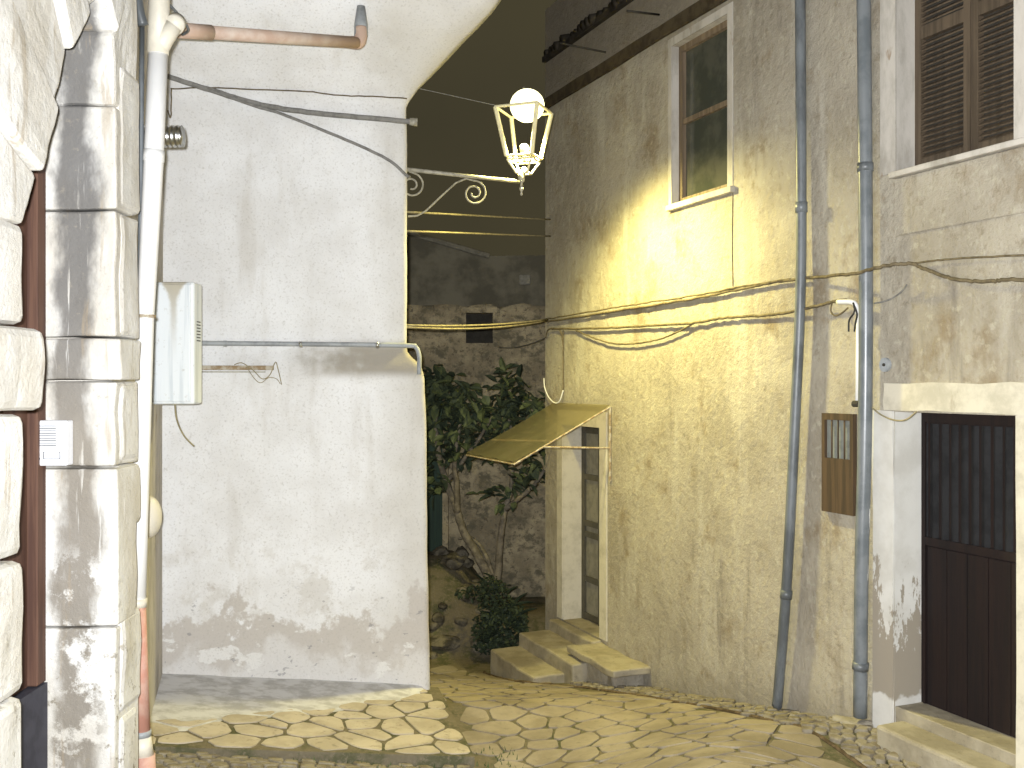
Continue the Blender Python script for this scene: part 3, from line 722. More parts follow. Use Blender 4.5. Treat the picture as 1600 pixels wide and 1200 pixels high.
# shuttered window
sw = thing if False else None
bm = BM(); d = .2; mid = (TS0+TS1)/2
for a, b in ((TS0, mid-.004), (mid+.004, TS1)):
    for x in ((a, a+.05), (b-.05, b)): rbox(bm, x[0], x[1], -d, -d+.045, 1.345, 3.2)
    for z in ((1.345,1.42),(2.18,2.26),(3.1,3.2)): rbox(bm, a+.05, b-.05, -d+.002, -d+.043, z[0], z[1])
shut = link('shutter_window', bm, M['shutter'], rh)
for a, b in ((TS0+.05, mid-.054), (mid+.054, TS1-.05)):
    bm = BM(); z = 1.425
    while z < 3.09:
        if not 2.14 < z < 2.27:
            hexa(bm, [RW(a,-d+.005,z+.022),RW(b,-d+.005,z+.022),RW(b,-d+.012,z+.029),RW(a,-d+.012,z+.029),RW(a,-d+.038,z-.004),RW(b,-d+.038,z-.004),RW(b,-d+.045,z+.003),RW(a,-d+.045,z+.003)])
        z += .034
    link('louvres', bm, M['shutter'], shut)
bm = BM(); rbox(bm, TS0, TS1, -d-.04, -d-.01, 1.34, 3.2); link('backing', bm, M['dark'], shut)
reveal('reveal', openings[2], M['stained'], shut)
bm = BM(); rbox(bm, TS0-.3, rt(1388,.05), -.15, .055, 1.295, 1.332); bevel(bm, .007, 2); link('sill', bm, M['stained'], shut)
bm = BM(); rbox(bm, TS1+.002, TS1+.13, -.002, .008, 1.334, 4.0); rbox(bm, TS0-.35, TS0-.002, -.002, .008, 1.334, 4.0); link('painted_border', bm, M['stained'], shut)
bm = BM(); rbox(bm, TS0-.3, rt(1400), -.002, .016, .93, 1.292); bevel(bm,.006,1); link('sill_panel', bm, M['rough'], shut)
# near door
d = .22; HB = -2.03
bm = BM(); rbox(bm, TG0-.05, TG1, -d-.05, -d, HB-.3, -.17); door2 = link('door', bm, M['darkdoor'], rh)
bm = BM(); g0, g1 = TG0+.03, TG1-.03
rbox(bm, g0, g1, -d, -d+.02, -.24, -.18); rbox(bm, g0, g0+.03, -d, -d+.02, HB, -.24); rbox(bm, g1-.02, g1, -d, -d+.02, HB, -.24); rbox(bm, g0+.03, g1-.02, -d, -d+.02, -1.02, -.97)
link('frame', bm, M['darkdoor'], door2)
bm = BM(); n_ = 60; prev = None
for k in range(n_+1):
    t = g0+.03+(g1-g0-.05)*k/n_; o_ = -d+.006+.010*math.sin(k*1.05)+.004*math.sin(k*2.3)
    c2 = (bm.verts.new(RW(t, o_, -.97)), bm.verts.new(RW(t, o_, -.25)))
    if prev: bm.faces.new((prev[0], c2[0], c2[1], prev[1]))
    prev = c2
cu = link('curtain', bm, M['curtainb'], door2, True)
bm = BM()
for k in range(5):
    t = g0+.03+(g1-g0-.06)*k/5; rbox(bm, t, t+(g1-g0-.06)/5-.006, -d, -d+.012, HB, -1.03)
link('plank', bm, M['darkdoor'], door2)
reveal('reveal', (TG0,TG1,-2.9,-.175,.22), M['peel'], door2)
# surrounds of that door
def rough_edge_panel(name, cells, mat, parent, th=.014):
    bm = BM()
    for (t0,t1,h0,h1) in cells: rbox(bm, t0, t1, -.004, th, h0, h1)
    bmesh.ops.subdivide_edges(bm, edges=bm.edges[:], cuts=6, use_grid_fill=True)
    for v in bm.verts:
        p = v.co; k = mnoise.noise(p*9)*.012+mnoise.noise(p*30)*.005
        v.co += Vector((U.x*k, U.y*k, mnoise.noise(p*9+Vector((5,5,5)))*.014))
    return link(name, bm, mat, parent)
rough_edge_panel('painted_jamb', [(TG1+.002, rt(1366), -2.35, -.17)], M['peel'], rh)
rough_edge_panel('painted_lintel', [(TG0-.35, rt(1385), -.165, .005)], M['cream'], rh, .022)
rough_edge_panel('painted_jamb', [(TG0-.3, TG0-.01, -2.6, -.17)], M['cream'], rh)
# far door with the awning
d = .25
reveal('reveal', openings[0], M['cream'], rh)
bm = BM(); rbox(bm, TD0-.02, TD1-.0, -d-.05, -d, -2.56, -.43); door3 = link('door', bm, M['dark'], rh)
bm = BM(); T0, T1 = TD0, TD1
for x in ((T0-.0,T0+.08),(T1-.07,T1),((T0+T1)/2-.04,(T0+T1)/2+.04)): rbox(bm, x[0], x[1], -d, -d+.03, -2.55, -.45)
for z in (-.5,-1.0,-1.5,-1.62,-2.1,-2.5): rbox(bm, T0+.08, T1-.07, -d+.002, -d+.028, z-.03, z+.03)
link('frame', bm, simple('dark_olive_metal', (.07,.065,.05), .5, .4), door3)
bm = BM(); rbox(bm, T0+.08, T1-.07, -d, -d+.006, -2.52, -.48); link('pane', bm, simple('frosted_pane', (.22,.21,.17), .5, .3), door3)
bm = BM(); rbox(bm, TD0-.15, TD0-.002, -.003, .014, -2.54, -.28); rbox(bm, TD0-.002, TD1+.12, -.003, .014, -.438, -.28); rbox(bm, TD1+.002, TD1+.13, -.003, .014, -2.54, -.44)
link('painted_border', bm, M['cream'], rh)
bm = BM(); rbox(bm, TD0-.02, TD1, -d-.1, .0, -2.75, -2.547); link('threshold', bm, M['step'], rh)
# dark raised band along the wall, and eaves
bm = BM(); rbox(bm, rt(1420), TE, 0, .03, 3.07, 3.19)
bmesh.ops.subdivide_edges(bm, edges=bm.edges[:], cuts=12, use_grid_fill=True)
for v in bm.verts: v.co.z += mnoise.noise(v.co*3)*.02
link('wall_band', bm, simple('dark_brown_band', (.07,.055,.035), .9, .1, var=.4, scale=9), rh)
roof = BM(); rbox(roof, -6, TE-.02, -5, .05, 3.60, 3.66)
ro = link('roof', roof, M['tile'], rh)
bm = BM(); t = -4
while t < TE-.05:
    a = RW(t, .06+random.uniform(-.05,.03), 3.66+random.uniform(-.01,.01)); b = RW(t, -.6, 3.86); tube(bm, [a, b], [.05,.045], 8); t += .105+random.uniform(-.02,.02)
link('roof_tiles', bm, M['tile'], ro, True)
for (p, q, o_) in (((875,67),(947,82),.0),((980,17),(1030,23),.0)):
    bm = BM(); a = RP(q[0], q[1], .0); b = RP(p[0], p[1], .42); tube(bm, [a, b], .010, 8); link('iron_rod', bm, M['dark'], rh, True)
# little rusty hatch
sw = thing('wall_hatch', 'small rusty brown hatch with faded curtain behind its bars', 'hatch', RP(1315,798,.02))
t0, t1 = rt(1339), rt(1290); hh0, hh1 = -.875, -.20; hm = -.505
bm = BM(); rbox(bm, t0, t1, -.0, .035, hh0, hm); rbox(bm, t0, t0+.03, 0, .035, hm, hh1); rbox(bm, t1-.03, t1, 0, .035, hm, hh1); rbox(bm, t0+.03, t1-.03, 0, .035, hh1-.045, hh1)
link('frame', bm, M['rustwood'], sw)
bm = BM(); rbox(bm, t0+.03, t1-.03, .002, .012, hm, hh1-.045); link('curtain', bm, M['curtain'], sw)
for k in range(1, 4):
    bm = BM(); t = t0+.03+(t1-t0-.06)*k/4; cyl(bm, RW(t,.024,hm), RW(t,.024,hh1-.045), .006, 8); link('bar', bm, M['rustwood'], sw, True)
# downpipes on the right wall
p1 = thing('drainpipe', 'dark blue grey drainpipe leaning left, nearer the lamp of the two grey drainpipes', 'pipe', RP(1216,1095,.06), 'grey drainpipes on the roughcast house')
bm = BM(); tube(bm, smooth_path([RP(1250,-60,.06), RP(1252,320,.06), RP(1250,480,.07), RP(1243,640,.07), RP(1230,900,.07), RP(1216,1082,.06), RP(1214,1100,.05)], 4), .037, 16); link('pipe', bm, M['grayp'], p1, True)
for a, b in (((1252,316),(1252,332)),((1229,922),(1228,935))):
    bm = BM(); tube(bm, [RP(*a,.07), RP(*b,.07)], .043, 16); link('collar', bm, M['grayp'], p1, True)
p2 = thing('drainpipe', 'shinier grey drainpipe beside the near door, with white paint flecks', 'pipe', RP(1344,1118,.06), 'grey drainpipes on the roughcast house')
bm = BM(); tube(bm, smooth_path([RP(1349,-60,.07), RP(1352,250,.07), RP(1353,500,.07), RP(1351,700,.07), RP(1346,900,.07), RP(1344,1120,.06)], 4), .045, 18); link('pipe', bm, M['fleck'], p2, True)
for a, b in (((1352,255),(1352,268)),((1345,1035),(1344,1046))):
    bm = BM(); tube(bm, [RP(*a,.07), RP(*b,.07)], .052, 18); link('collar', bm, M['grayp'], p2, True)
bm = BM(); rbox(bm, rt(1368), rt(1322), -.02, .14, -2.5, py2h(1118,6.6)); bevel(bm, .04, 3)
for v in bm.verts: v.co += Vector((0,0,mnoise.noise(v.co*7)*.04))
tag(link('mortar_footing', bm, M['rough'], smooth=True, base=RW(0,.05,-2.3)), 'lump of mortar at the foot of the shinier grey drainpipe', 'footing')
# small plate, white conduit, insulators
cp = thing('junction_plate', 'round grey cover plate above the corner of the near door lintel', 'cover plate', RP(1385,570,0))
bm = BM(); c_ = RP(1385,570,0); cyl(bm, c_, c_+Vector((N.x,N.y,0))*.018, .045, 24); link('plate', bm, M['grayc'], cp)
bm = BM(); cyl(bm, c_+Vector((N.x,N.y,0))*.016, c_+Vector((N.x,N.y,0))*.026, .010, 12); link('screw', bm, M['dark'], cp)
vc = BM(); tube(vc, [RP(1341,488,.02), RP(1339,632,.02)], .012, 10); tag(link('white_conduit', vc, M['pvc'], smooth=True, base=RP(1339,632,.02)), 'slim white conduit running down to the rusty hatch behind the pipe', 'conduit')
bm = BM(); cyl(bm, RP(1334,631,.03), RP(1343,631,.03), .022, 10); o = link('conduit_clip', bm, M['dark'], base=RP(1338,631,.03)); tag(o, 'dark clip at the lower end of the slim white conduit', 'clip')
ins = thing('conduit_elbow', 'white elbow conduit end with two dark dangling leads', 'conduit', RP(1325,475,.05))
bm = BM(); tube(bm, smooth_path([RP(1309,472,.07), RP(1330,472,.07), RP(1337,477,.06), RP(1340,490,.04)], 4), .017, 12); link('elbow', bm, M['pvc'], ins, True)
wire('lead', [RP(1333,473,.09), RP(1335,487,.09), RP(1327,500,.08), RP(1326,518,.08)], .006, M['black'], parent=ins)
wire('lead', [RP(1333,473,.09), RP(1339,490,.09), RP(1337,503,.08), RP(1335,518,.08)], .006, M['black'], parent=ins)
wire('lead', [RP(1300,474,.06), RP(1298,485,.06), RP(1304,493,.07), RP(1314,490,.07), RP(1325,481,.07)], .006, M['cableb'], parent=ins)

# ------------------------------------------------------------------ cables on the right wall
g = 'cables strung along the roughcast wall'
J = .004
wire('wall_cable', [RP(852,503,.03), RP(925,492,.03), RP(1000,480,.03), RP(1080,467,.03), RP(1150,453,.03), RP(1215,440,.03), RP(1262,434,.05), RP(1330,428,.14), RP(1380,416,.14), RP(1420,412,.05), RP(1450,422,.04), RP(1490,436,.04), RP(1540,440,.04), RP(1575,437,.04), RP(1640,437,.04)], .011, M['cableb'], 'upper cable from the far corner, passing both grey drainpipes and dipping at right', group=g, jit=J, n=9)
wire('wall_cable', [RP(852,499,.035), RP(940,484,.035), RP(1010,473,.035), RP(1090,461,.035), RP(1170,446,.035), RP(1235,436,.035)], .008, M['cableb'], 'second strand twisted along the upper cable, ending at the leaning drainpipe', group=g, jit=J, n=9)
wire('wall_cable', [RP(862,514,.03), RP(930,513,.03), RP(1010,509,.03), RP(1080,505,.03), RP(1130,497,.03), RP(1200,492,.03), RP(1262,482,.05), RP(1300,472,.06), RP(1322,468,.06)], .011, M['cableb'], 'lower cable running from the far corner to the white elbow', group=g, jit=J, n=9)
wire('wall_cable', [RP(900,516,.03), RP(925,527,.03), RP(955,536,.03), RP(990,537,.03), RP(1030,530,.03), RP(1060,518,.03), RP(1085,505,.03)], .008, M['cableb'], 'slack cable sagging below the lower cable left of the bright patch', group=g, jit=J*.6, n=9)
wire('wall_cable', [RP(1430,411,.03), RP(1470,406,.03), RP(1550,401,.03), RP(1640,398,.03)], .006, M['cableb'], 'thin upper cable above the near door leaving at the right edge', group=g, jit=.002, n=9)
wire('wall_cable', [RP(1366,474,.03), RP(1385,470,.03), RP(1405,459,.03), RP(1417,445,.04)], .005, M['cable'], 'short curved wire end sticking up right of the shinier drainpipe', group=g)
wire('wall_cable', [RP(880,516,.02), RP(880,560,.02), RP(880,610,.02)], .006, M['cableb'], 'thin vertical wire dropping towards the awning', group=g)
wire('wall_cable', [RP(1145,295,.004), RP(1144,380,.004), RP(1145,447,.004)], .003, M['cableb'], 'hair thin vertical wire dropping below the window', group=g)
wire('wall_cable', [RP(1362,636,.05), RP(1375,647,.05), RP(1395,656,.05), RP(1415,656,.05), RP(1432,643,.05)], .0055, M['tan'], 'pale wire hanging in an arc over the top corner of the near door', group=g)
wire('wall_cable', [RP(850,591,.03), RP(851,605,.05), RP(857,620,.05), RP(866,629,.05), RP(874,627,.04), RP(880,610,.03)], .007, M['pvc'], 'white wire looping at the far corner just above the awning', group=g)
wire('wall_cable', [RP(853,528,.02), RP(856,516,.03), RP(866,513,.03), RP(876,518,.03), RP(880,540,.02)], .008, M['cableb'], 'dark bend of cable hooked round the far corner', group=g)
# cables across the lane
g = 'cables spanning the lane'
def span(pa, pb, sag, r, mat, label, n=3):
    a, b = Vector(pa), Vector(pb); pts = []
    for k in range(13):
        u = k/12; p = a.lerp(b, u); p.z -= sag*4*u*(1-u); pts.append(p)
    bm = BM(); tube(bm, pts, r, 8); tag(link('lane_cable', bm, mat, smooth=True, base=a), label, 'cable', g)
span(at(632,331,8.3), RP(860,343,.0), .0, .0085, M['tan'], 'upper of the two thin cables spanning the lane below the lamp bracket')
span(at(632,361,8.3), RP(860,369,.0), .0, .0085, M['tan'], 'lower of the two thin cables spanning the lane below the lamp bracket')
span(at(632,508,8.3), RP(856,499,.02), .03, .0085, M['tan'], 'top strand of the yellowish cable pair spanning the lane above the tree')
span(at(632,511,8.3), RP(856,501,.02), .045, .0085, M['tan'], 'drooping strand of the yellowish cable pair spanning the lane above the tree')
span(at(780,543,12.9), RP(858,524,.02), .05, .006, M['cable'], 'thin faint cable from the far rubble wall to the house corner')
span(at(640,135,8.2), at(790,168,8.6), .0, .003, M['cable'], 'hair thin wire from under the overhang to the top of the lantern')

# ------------------------------------------------------------------ awning over the far door
aw = thing('awning', 'tan sheet awning sloping down over the far door steps', 'awning', RW(4.1,.5,-.6))
TA0, TA1 = rt(955), rt(866); OD = 1.03
bm = BM()
g_ = [[bm.verts.new(RW(TA0+(TA1-TA0)*i/16, .01+(OD-.01)*j/12, -.205-.53*j/12+.006*math.sin(i*1.3)*j/12-.012*math.sin(math.pi*j/12))) for i in range(17)] for j in range(13)]
for j in range(12):
    for i in range(16): bm.faces.new((g_[j][i], g_[j][i+1], g_[j+1][i+1], g_[j+1][i]))
hexa(bm, [RW(TA0,OD-.004,-.765),RW(TA1,OD-.004,-.765),RW(TA1,OD+.004,-.765),RW(TA0,OD+.004,-.765),RW(TA0,OD-.004,-.737),RW(TA1,OD-.004,-.737),RW(TA1,OD+.004,-.737),RW(TA0,OD+.004,-.737)]); link('sheet', bm, M['awn'], aw)
bm = BM(); tube(bm, [RW(TA0,.01,-.225), RW(TA0,OD,-.755), RW(TA1,OD,-.755)], .009, 8); link('edge_frame', bm, M['rust'], aw)
bm = BM(); tube(bm, [RW(TA0,0.0,-.63), RW(TA0,.74,-.60)], .010, 8); link('strut', bm, M['rust'], aw)
bm = BM(); tube(bm, [RW(TA0,.012,-.22), RW(TA0,.012,-.95)], .012, 8); link('bracket', bm, M['rust'], aw)
bm = BM(); tube(bm, [RW(TA1,0.0,-.63), RW(TA1,.74,-.60)], .010, 8); link('strut', bm, M['rust'], aw)

# ------------------------------------------------------------------ steps
def stone_box(bm, t0, t1, o0, o1, h0, h1, bv=.018, jit=.012):
    b2 = BM(); rbox(b2, t0, t1, o0, o1, h0, h1); bmesh.ops.recalc_face_normals(b2, faces=b2.faces); bevel(b2, bv, 2)
    bmesh.ops.subdivide_edges(b2, edges=[e for e in b2.edges if e.calc_length() > .15], cuts=5, use_grid_fill=True)
    for v in b2.verts: v.co += Vector((mnoise.noise(v.co*5)*jit, mnoise.noise(v.co*5+Vector((7,0,0)))*jit, mnoise.noise(v.co*4+Vector((0,7,0)))*jit))
    me = bpy.data.meshes.new('tmp'); b2.to_mesh(me); b2.free(); bm.from_mesh(me); bpy.data.meshes.remove(me)
st = thing('stone_steps', 'worn stone steps rising to the far door under the awning', 'steps', RW(4.1,.4,-3.0))
bm = BM(); stone_box(bm, 3.50, 4.62, .0, .80, -3.4, -2.81); link('step', bm, M['step'], st)
bm = BM(); stone_box(bm, 3.32, 4.63, .002, .47, -3.3, -2.67); link('step', bm, M['step'], st)
bm = BM(); stone_box(bm, 3.60, 4.61, .004, .12, -3.0, -2.555); link('landing', bm, M['step'], st)
sb = thing('stone_bench', 'rough stone block with pale broken slab on top right of the steps', 'stone block', RW(3,.2,-2.8))
bm = BM(); stone_box(bm, 2.78, 3.58, .0, .32, -3.2, -2.635, .03, .035); link('base', bm, M['rough'], sb)
bm = BM(); stone_box(bm, 2.66, 3.62, .0, .38, -2.645, -2.575, .014, .02); link('slab', bm, M['step'], sb)
th = thing('door_slab', 'long stone doorstep slab before the near dark door', 'doorstep', RW(-.9,.1,-2.2))
bm = BM(); stone_box(bm, -2.6, rt(1372,.2), .0, .22, -2.8, -2.10, .02, .012); stone_box(bm, TG0-.02, TG1+.0, -.26, -.002, -2.8, -2.035, .006, .004); link('slab', bm, M['step'], th)

# ------------------------------------------------------------------ street lamp on its scrolled bracket
LX, LY = .102, 8.65
lh = lambda py: (600-py)/F*LY
lampt = thing('street_lamp', 'lit lantern street lamp on a scrolled iron wall bracket', 'street lamp', at(634,265,8.18))
bm = BM(); A_ = at(633,264.5,8.18); B_ = V(LX-.03, LY, lh(284)); tube(bm, [A_, B_], .017, 12); link('arm', bm, M['iron'], lampt, True)
Dv = (B_-A_); Dh = Vector((Dv.x, Dv.y, 0)); L_ = Dh.length; Dh.normalize()
def bp(px, py):                                        # point in the bracket's own vertical plane
    r = (px-800)/F; s_ = (r*A_.y-A_.x)/(Dh.x-r*Dh.y); p = A_+Dh*s_; return Vector((p.x, p.y, EYE+(600-py)/F*p.y))
def spiral(cx, cy, r0, r1, a0, a1, n=30):
    out = []
    for k in range(n+1):
        u = k/n; r_ = r0+(r1-r0)*u; a = a0+(a1-a0)*u; out.append((cx+r_*math.cos(a), cy+r_*math.sin(a)))
    return out
pa = [(638,338),(652,337),(665,330),(690,306),(712,286),(728,279)]+spiral(741,302,20,4,-math.pi*.52,math.pi*3.0,44)
bm = BM(); tube(bm, [bp(*q) for q in pa], .0085, 8); link('scroll', bm, M['iron'], lampt, True)
pa = [(640,268)]+spiral(643,290,20,5,-math.pi*.45,math.pi*2.6,36)
bm = BM(); tube(bm, [bp(*q) for q in pa], .0085, 8); link('scroll', bm, M['iron'], lampt, True)
# lantern body: tapered four-sided cage, turned a little
def ring(hw, h, rot=R(24)):
    return [V(LX+hw*math.sqrt(2)*math.cos(rot+k*math.pi/2), LY+hw*math.sqrt(2)*math.sin(rot+k*math.pi/2), h) for k in range(4)]
hT, hM, hN, hB_ = lh(172), lh(246), lh(251), lh(271)
rT, rM, rN, rB = ring(.19, hT), ring(.116, hM), ring(.110, hN), ring(.049, hB_)
cage = BM()
for k in range(4):
    tube(cage, [rT[k], rM[k]], .019, 8); tube(cage, [rM[k], rM[(k+1)%4]], .012, 6); tube(cage, [rT[k], rT[(k+1)%4]], .012, 6)  # posts thickened to the width of the glare
cg = link('lantern_frame', cage, M['lantern'], lampt)
cage = BM()
for k in range(4):
    tube(cage, [rN[k], rB[k]], .0105, 6); tube(cage, [rN[k], rN[(k+1)%4]], .008, 6); tube(cage, [rB[k], rB[(k+1)%4]], .008, 6)
link('lantern_basket', cage, M['lantern'], lampt)
cap = BM(); lathe(cap, V(LX, LY, hT), [(.04,.12),(.075,.13),(.06,.155),(.03,.17),(.016,.18),(.010,.20),(.001,.205)], 24); link('cap', cap, M['iron'], lampt, True)
fin = BM(); lathe(fin, V(LX-.02, LY, lh(306)), [(.001,0),(.012,.01),(.008,.035),(.018,.055),(.020,.065),(.012,.08),(.010,.11),(.028,.13),(.032,.19),(.02,.20)], 16); link('finial', fin, M['iron'], lampt, True)
bl = BM(); lathe(bl, V(LX+.005, LY, lh(252)), [(.012,0),(.014,.03),(.018,.05),(.038,.085),(.044,.11),(.036,.135),(.015,.15),(.001,.153)], 18); link('spare_bulb', bl, M['frost'], lampt, True)
bl = BM(); lathe(bl, V(LX, LY, hB_), [(.03,0),(.034,.02),(.02,.05),(.001,.06)], 16); link('holder', bl, M['lantern'], lampt, True)
gb = BM(); bmesh.ops.create_uvsphere(gb, u_segments=28, v_segments=18, radius=.15)  # glowing ball enlarged to the lamp's glare, stands in for its bloom
gl = V(LX+.03, LY, lh(165))
for v in gb.verts: v.co = Vector((v.co.x, v.co.y, v.co.z*.95))+gl
globe = link('glare_globe', gb, M['bulb'], lampt, True)
globe.visible_shadow = True
ld = bpy.data.lights.new('lamp_light', 'SPOT'); ld.energy = 420; ld.color = (1.0, .88, .28); ld.spot_size = R(152); ld.spot_blend = 1; ld.shadow_soft_size = .11
lo = bpy.data.objects.new('lamp_light', ld); C.objects.link(lo); lo.location = gl-Vector((0,0,.27)); lo.rotation_euler = Vector((.20,-.06,-1)).to_track_quat('-Z','Y').to_euler()
l2 = bpy.data.lights.new('lamp_reflector', 'SPOT'); l2.energy = 1550; l2.color = (1.0, .875, .33); l2.spot_size = R(140); l2.spot_blend = 1; l2.shadow_soft_size = .11
l2o = bpy.data.objects.new('lamp_reflector', l2); C.objects.link(l2o); l2o.location = gl-Vector((0,0,.27)); l2o.rotation_euler = Vector((.24,-.16,-1)).to_track_quat('-Z','Y').to_euler()
li = bpy.data.lights.new('lantern_glow', 'POINT'); li.energy = 2.5; li.color = (1.0, .88, .42); li.shadow_soft_size = .04
lio = bpy.data.objects.new('lantern_glow', li); C.objects.link(lio); lio.location = gl-Vector((0,0,.22))

# ------------------------------------------------------------------ far end of the lane
fh = thing('rubble_house', 'rough stone house closing the lane behind the tree, with small dark window', 'house', V(-.3, 13.2, -2.6))
YW = 13.2
bm = BM(); hs_ = [-3.5,.98]
nx, nz = 60, 50; g_ = []
wx0, wx1, wz0, wz1 = (728-800)/F*YW, (770-800)/F*YW, (600-536)/F*YW, (600-489)/F*YW
xs = sorted(set([-6+9*i/nx for i in range(nx+1)]+[wx0, wx1])); zs = sorted(set([-3.8+4.85*i/nz for i in range(nz+1)]+[wz0, wz1]))
g_ = [[bm.verts.new(V(x, YW+mnoise.noise(Vector((x*2.5, z*2.5, 1)))*.06+mnoise.noise(Vector((x*9, z*9, 1)))*.02, z+(mnoise.noise(Vector((x*4,0,0)))*.05 if z > 1.0 else 0))) for x in xs] for z in zs]
for j in range(len(zs)-1):
    for i in range(len(xs)-1):
        cx, cz = (xs[i]+xs[i+1])/2, (zs[j]+zs[j+1])/2
        if wx0 < cx < wx1 and wz0 < cz < wz1: continue
        bm.faces.new((g_[j][i], g_[j][i+1], g_[j+1][i+1], g_[j+1][i]))
# thickness on top
tpv = g_[-1]; bk = [bm.verts.new(v.co+Vector((0,.5,0))) for v in tpv]
for i in range(len(tpv)-1): bm.faces.new((tpv[i], tpv[i+1], bk[i+1], bk[i]))
link('wall', bm, M['rubble'], fh, True)
bm = BM(); box(bm, (wx0-.05,YW+.22,EYE+wz0-.05), (wx1+.05,YW+.3,EYE+wz1+.05)); wn_ = link('window', bm, M['dark'], fh)
bm = BM(); box(bm, (wx0-.06,YW-.04,EYE+wz1), (wx1+.06,YW+.22,EYE+wz1+.07)); link('lintel', bm, M['rubble'], wn_)
bm = BM(); gx0, gx1 = (640-800)/F*12.95, (691-800)/F*12.95; box(bm, (gx0,YW-.12,EYE-2.55), (gx1,YW-.04,EYE+.1)); gd = link('door', bm, M['green'], fh)
bm = BM(); box(bm, (gx1-.005,YW-.15,EYE-2.55), (gx1+.07,YW-.03,EYE+.15)); link('frame', bm, M['rubble'], gd)
bm = BM(); box(bm, ((693-800)/F*YW,YW-.05,EYE-2.33), ((707-800)/F*YW,YW-.03,EYE-2.22)); link('grate', bm, M['dark'], fh)
uh = thing('dark_house', 'dark unlit house rising against the night sky beyond the rubble wall', 'house', V(-.5, 17, -2))
bm = BM()
ya, yb = 17.0, 21.0
prof_ = [(-9,-3),(3.5,-3),(3.5,(600-395)/F*ya),((760-800)/F*ya,(600-400)/F*ya),((655-800)/F*ya,(600-372)/F*ya),(-4.5,(600-300)/F*ya),(-9,(600-300)/F*ya)]
a = [bm.verts.new(V(x, ya, z)) for x, z in prof_]; b = [bm.verts.new(V(x, yb, z)) for x, z in prof_]
bm.faces.new(a); bm.faces.new(b[::-1])
for k in range(len(a)): bm.faces.new((a[k], a[(k+1)%len(a)], b[(k+1)%len(a)], b[k]))
link('wall', bm, M['nightwall'], uh)
bm = BM(); p0_, p1_ = V((640-800)/F*ya, ya-.15, (600-366)/F*ya), V((765-800)/F*ya, ya-.15, (600-402)/F*ya); tube(bm, [p0_, p1_], .05, 8); link('roof_edge', bm, simple('pale_roof_edge', (.36,.33,.25), .9, .1), uh)
bm = BM(); p = at(820,437,ya-.06); box(bm, tuple(p-Vector((.10,.03,.09))), tuple(p+Vector((.10,.05,.09)))); bevel(bm,.03,2); link('pale_block', bm, simple('pale_block_face', (.45,.42,.34), .9, .1), uh)  # small pale block on the far house
# rubble lumps on the bank
bm = BM()
for k in range(20):
    x = random.uniform(-1.15, -.3); y = random.uniform(11.3, 12.9); r_ = random.uniform(.06,.17)
    b2 = BM(); bmesh.ops.create_icosphere(b2, subdivisions=2, radius=r_)
    c_ = V(x, y, -depth_lane(x, y)+r_*.1)
    sc_ = Vector((random.uniform(.8,1.3), random.uniform(.8,1.2), random.uniform(.5,.8)))
    for v in b2.verts:
        nn = 1+mnoise.noise(v.co*9+c_)*.5; v.co = Vector((v.co.x*sc_.x, v.co.y*sc_.y, v.co.z*sc_.z))*nn+c_
    me = bpy.data.meshes.new('tmp'); b2.to_mesh(me); b2.free(); bm.from_mesh(me); bpy.data.meshes.remove(me)
o = link('rocks', bm, simple('mossy_rock', (.17,.15,.11), .95, .1, var=.6, scale=7, bump=.6)); o['kind'] = 'stuff'

# ------------------------------------------------------------------ tree with big leaves
YT = 11.8
tr = thing('fig_tree', 'broad leaved tree with forked bare trunk growing from the bank behind the awning', 'tree', at(772,925,YT))
bm = BM()
def limb(pts, rs):
    p = smooth_path([at(x, y, Y) for x, y, Y in pts], 5); n = len(p)
    rr = [rs[0]+(rs[1]-rs[0])*k/(n-1) for k in range(n)]; tube(bm, [q+Vector((random.uniform(-.006,.006),0,0)) for q in p], rr, 10)
limb([(772,930,11.8),(760,895,11.8),(742,862,11.8),(722,825,11.75),(712,790,11.7),(698,755,11.65),(684,700,11.6),(680,640,11.6)], (.062,.028))
limb([(714,800,11.7),(713,760,11.6),(710,715,11.5),(720,660,11.4)], (.04,.02))
limb([(774,930,11.8),(779,880,11.8),(784,830,11.75),(790,790,11.7),(798,765,11.7),(800,700,11.7),(795,640,11.6)], (.052,.018))
limb([(790,795,11.7),(812,778,11.6),(835,757,11.55),(850,735,11.5)], (.035,.018))
limb([(698,755,11.65),(745,690,11.5),(770,650,11.5)], (.03,.012))
limb([(770,900,11.8),(755,860,11.9),(735,840,12.0),(716,842,12.05)], (.03,.012))
link('trunk', bm, M['bark'], tr, True)
bm = BM()
def leaf(bm, c_, L, W, d, up):
    d = d.normalized(); s_ = d.cross(up).normalized()*W; n_ = s_.cross(d).normalized()
    v = [bm.verts.new(c_), bm.verts.new(c_+d*L*.35+s_+n_*L*.08), bm.verts.new(c_+d*L*.7+s_*.8+n_*L*.02), bm.verts.new(c_+d*L-n_*L*.12), bm.verts.new(c_+d*L*.7-s_*.8+n_*L*.02), bm.verts.new(c_+d*L*.35-s_+n_*L*.08), bm.verts.new(c_+d*L*.5-n_*L*.03)]
    for k in range(6): bm.faces.new((v[k], v[(k+1)%6], v[6]))
blobs = [(682,598,26,30),(700,625,34,40),(735,632,34,36),(690,672,30,45),(722,690,36,34),(756,672,34,34),(790,600,24,26),(806,625,28,34),(835,642,28,30),(790,660,34,34),(828,690,30,30),(772,700,28,20),(838,745,20,24),(815,742,18,16),(676,740,14,40),(860,665,16,40),(660,640,14,60)]
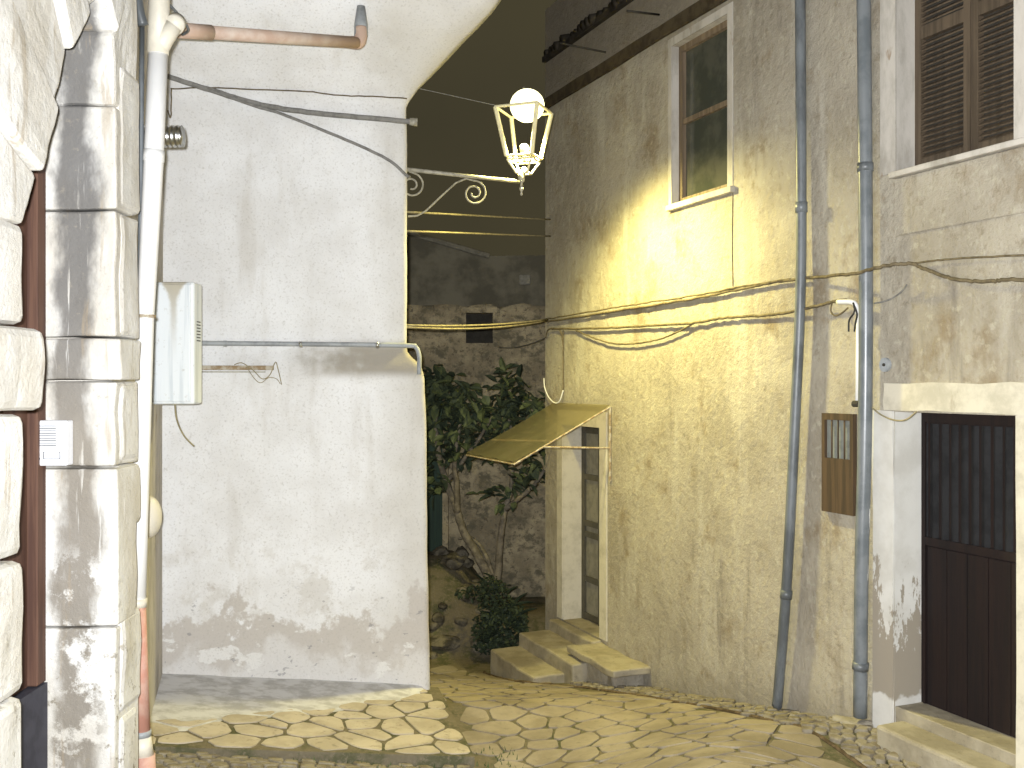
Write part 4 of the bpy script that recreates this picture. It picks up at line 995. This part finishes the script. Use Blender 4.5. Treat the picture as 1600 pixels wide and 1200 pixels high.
for (x, y, rx, ry) in blobs:
    for k in range(int(rx*ry*.06)):
        a = random.uniform(0, 6.28); q = math.sqrt(random.random())*1.05
        Y = 11.6+random.uniform(-.42,.42)
        c_ = at(x+rx*q*math.cos(a), y+ry*q*math.sin(a), Y)
        dv = Vector((random.gauss(0,1), random.gauss(-.3,1), random.gauss(-.15,.7)))
        leaf(bm, c_, random.uniform(.13,.23), random.uniform(.035,.055), dv, Vector((random.gauss(0,.4), random.gauss(0,.4), 1)))
for (x, y) in ((760,770),(775,772),(768,775),(790,768),(800,782),(785,786),(812,770),(752,768),(720,716),(735,722),(796,756),(804,748)):
    for k in range(3):
        leaf(bm, at(x+random.uniform(-5,5), y+random.uniform(-5,5), 11.6), .17, .04, Vector((random.gauss(0,1), -.4, random.gauss(0,.5))), Vector((0,-.3,1)))
link('crown', bm, M['leaf'], tr)
# ivy shrub at the foot with strap leaves
sp = thing('shrub', 'dark bushy shrub with a few spiky leaves at the foot of the tree', 'shrub', at(778,1010,11.2))
bm = BM()
for (x, y, rx, ry, n_) in ((775,940,24,34,420),(790,980,34,30,560),(760,985,22,30,300),(735,925,20,10,70),(765,912,16,14,90),(805,962,18,18,140),(770,1010,30,12,160)):
    for k in range(n_):
        a = random.uniform(0, 6.28); q = math.sqrt(random.random())
        c_ = at(x+rx*q*math.cos(a), y+ry*q*math.sin(a), 11.25+random.uniform(-.28,.3))
        leaf(bm, c_, random.uniform(.04,.075), random.uniform(.014,.026), Vector((random.gauss(0,1), random.gauss(-.3,1), random.gauss(-.2,.8))), Vector((random.gauss(0,.5), random.gauss(0,.5), 1)))
link('foliage', bm, M['ivy'], sp)
bm = BM()
for (p, q, r_) in (((790,930),(806,914),11),((800,948),(832,938),10),((805,965),(835,948),14),((800,985),(826,978),12),((757,912),(745,895),8),((812,975),(822,988),8),((770,905),(757,893),5),((795,955),(818,925),6)):
    a = at(*p, 11.1); b = at(*q, 10.95); m_ = (a+b)/2+Vector((0,0,.02))
    leaf(bm, a, (b-a).length*1.1, .012, b-a, Vector((0,-.5,1)))
link('strap_leaves', bm, M['ivy'], sp)
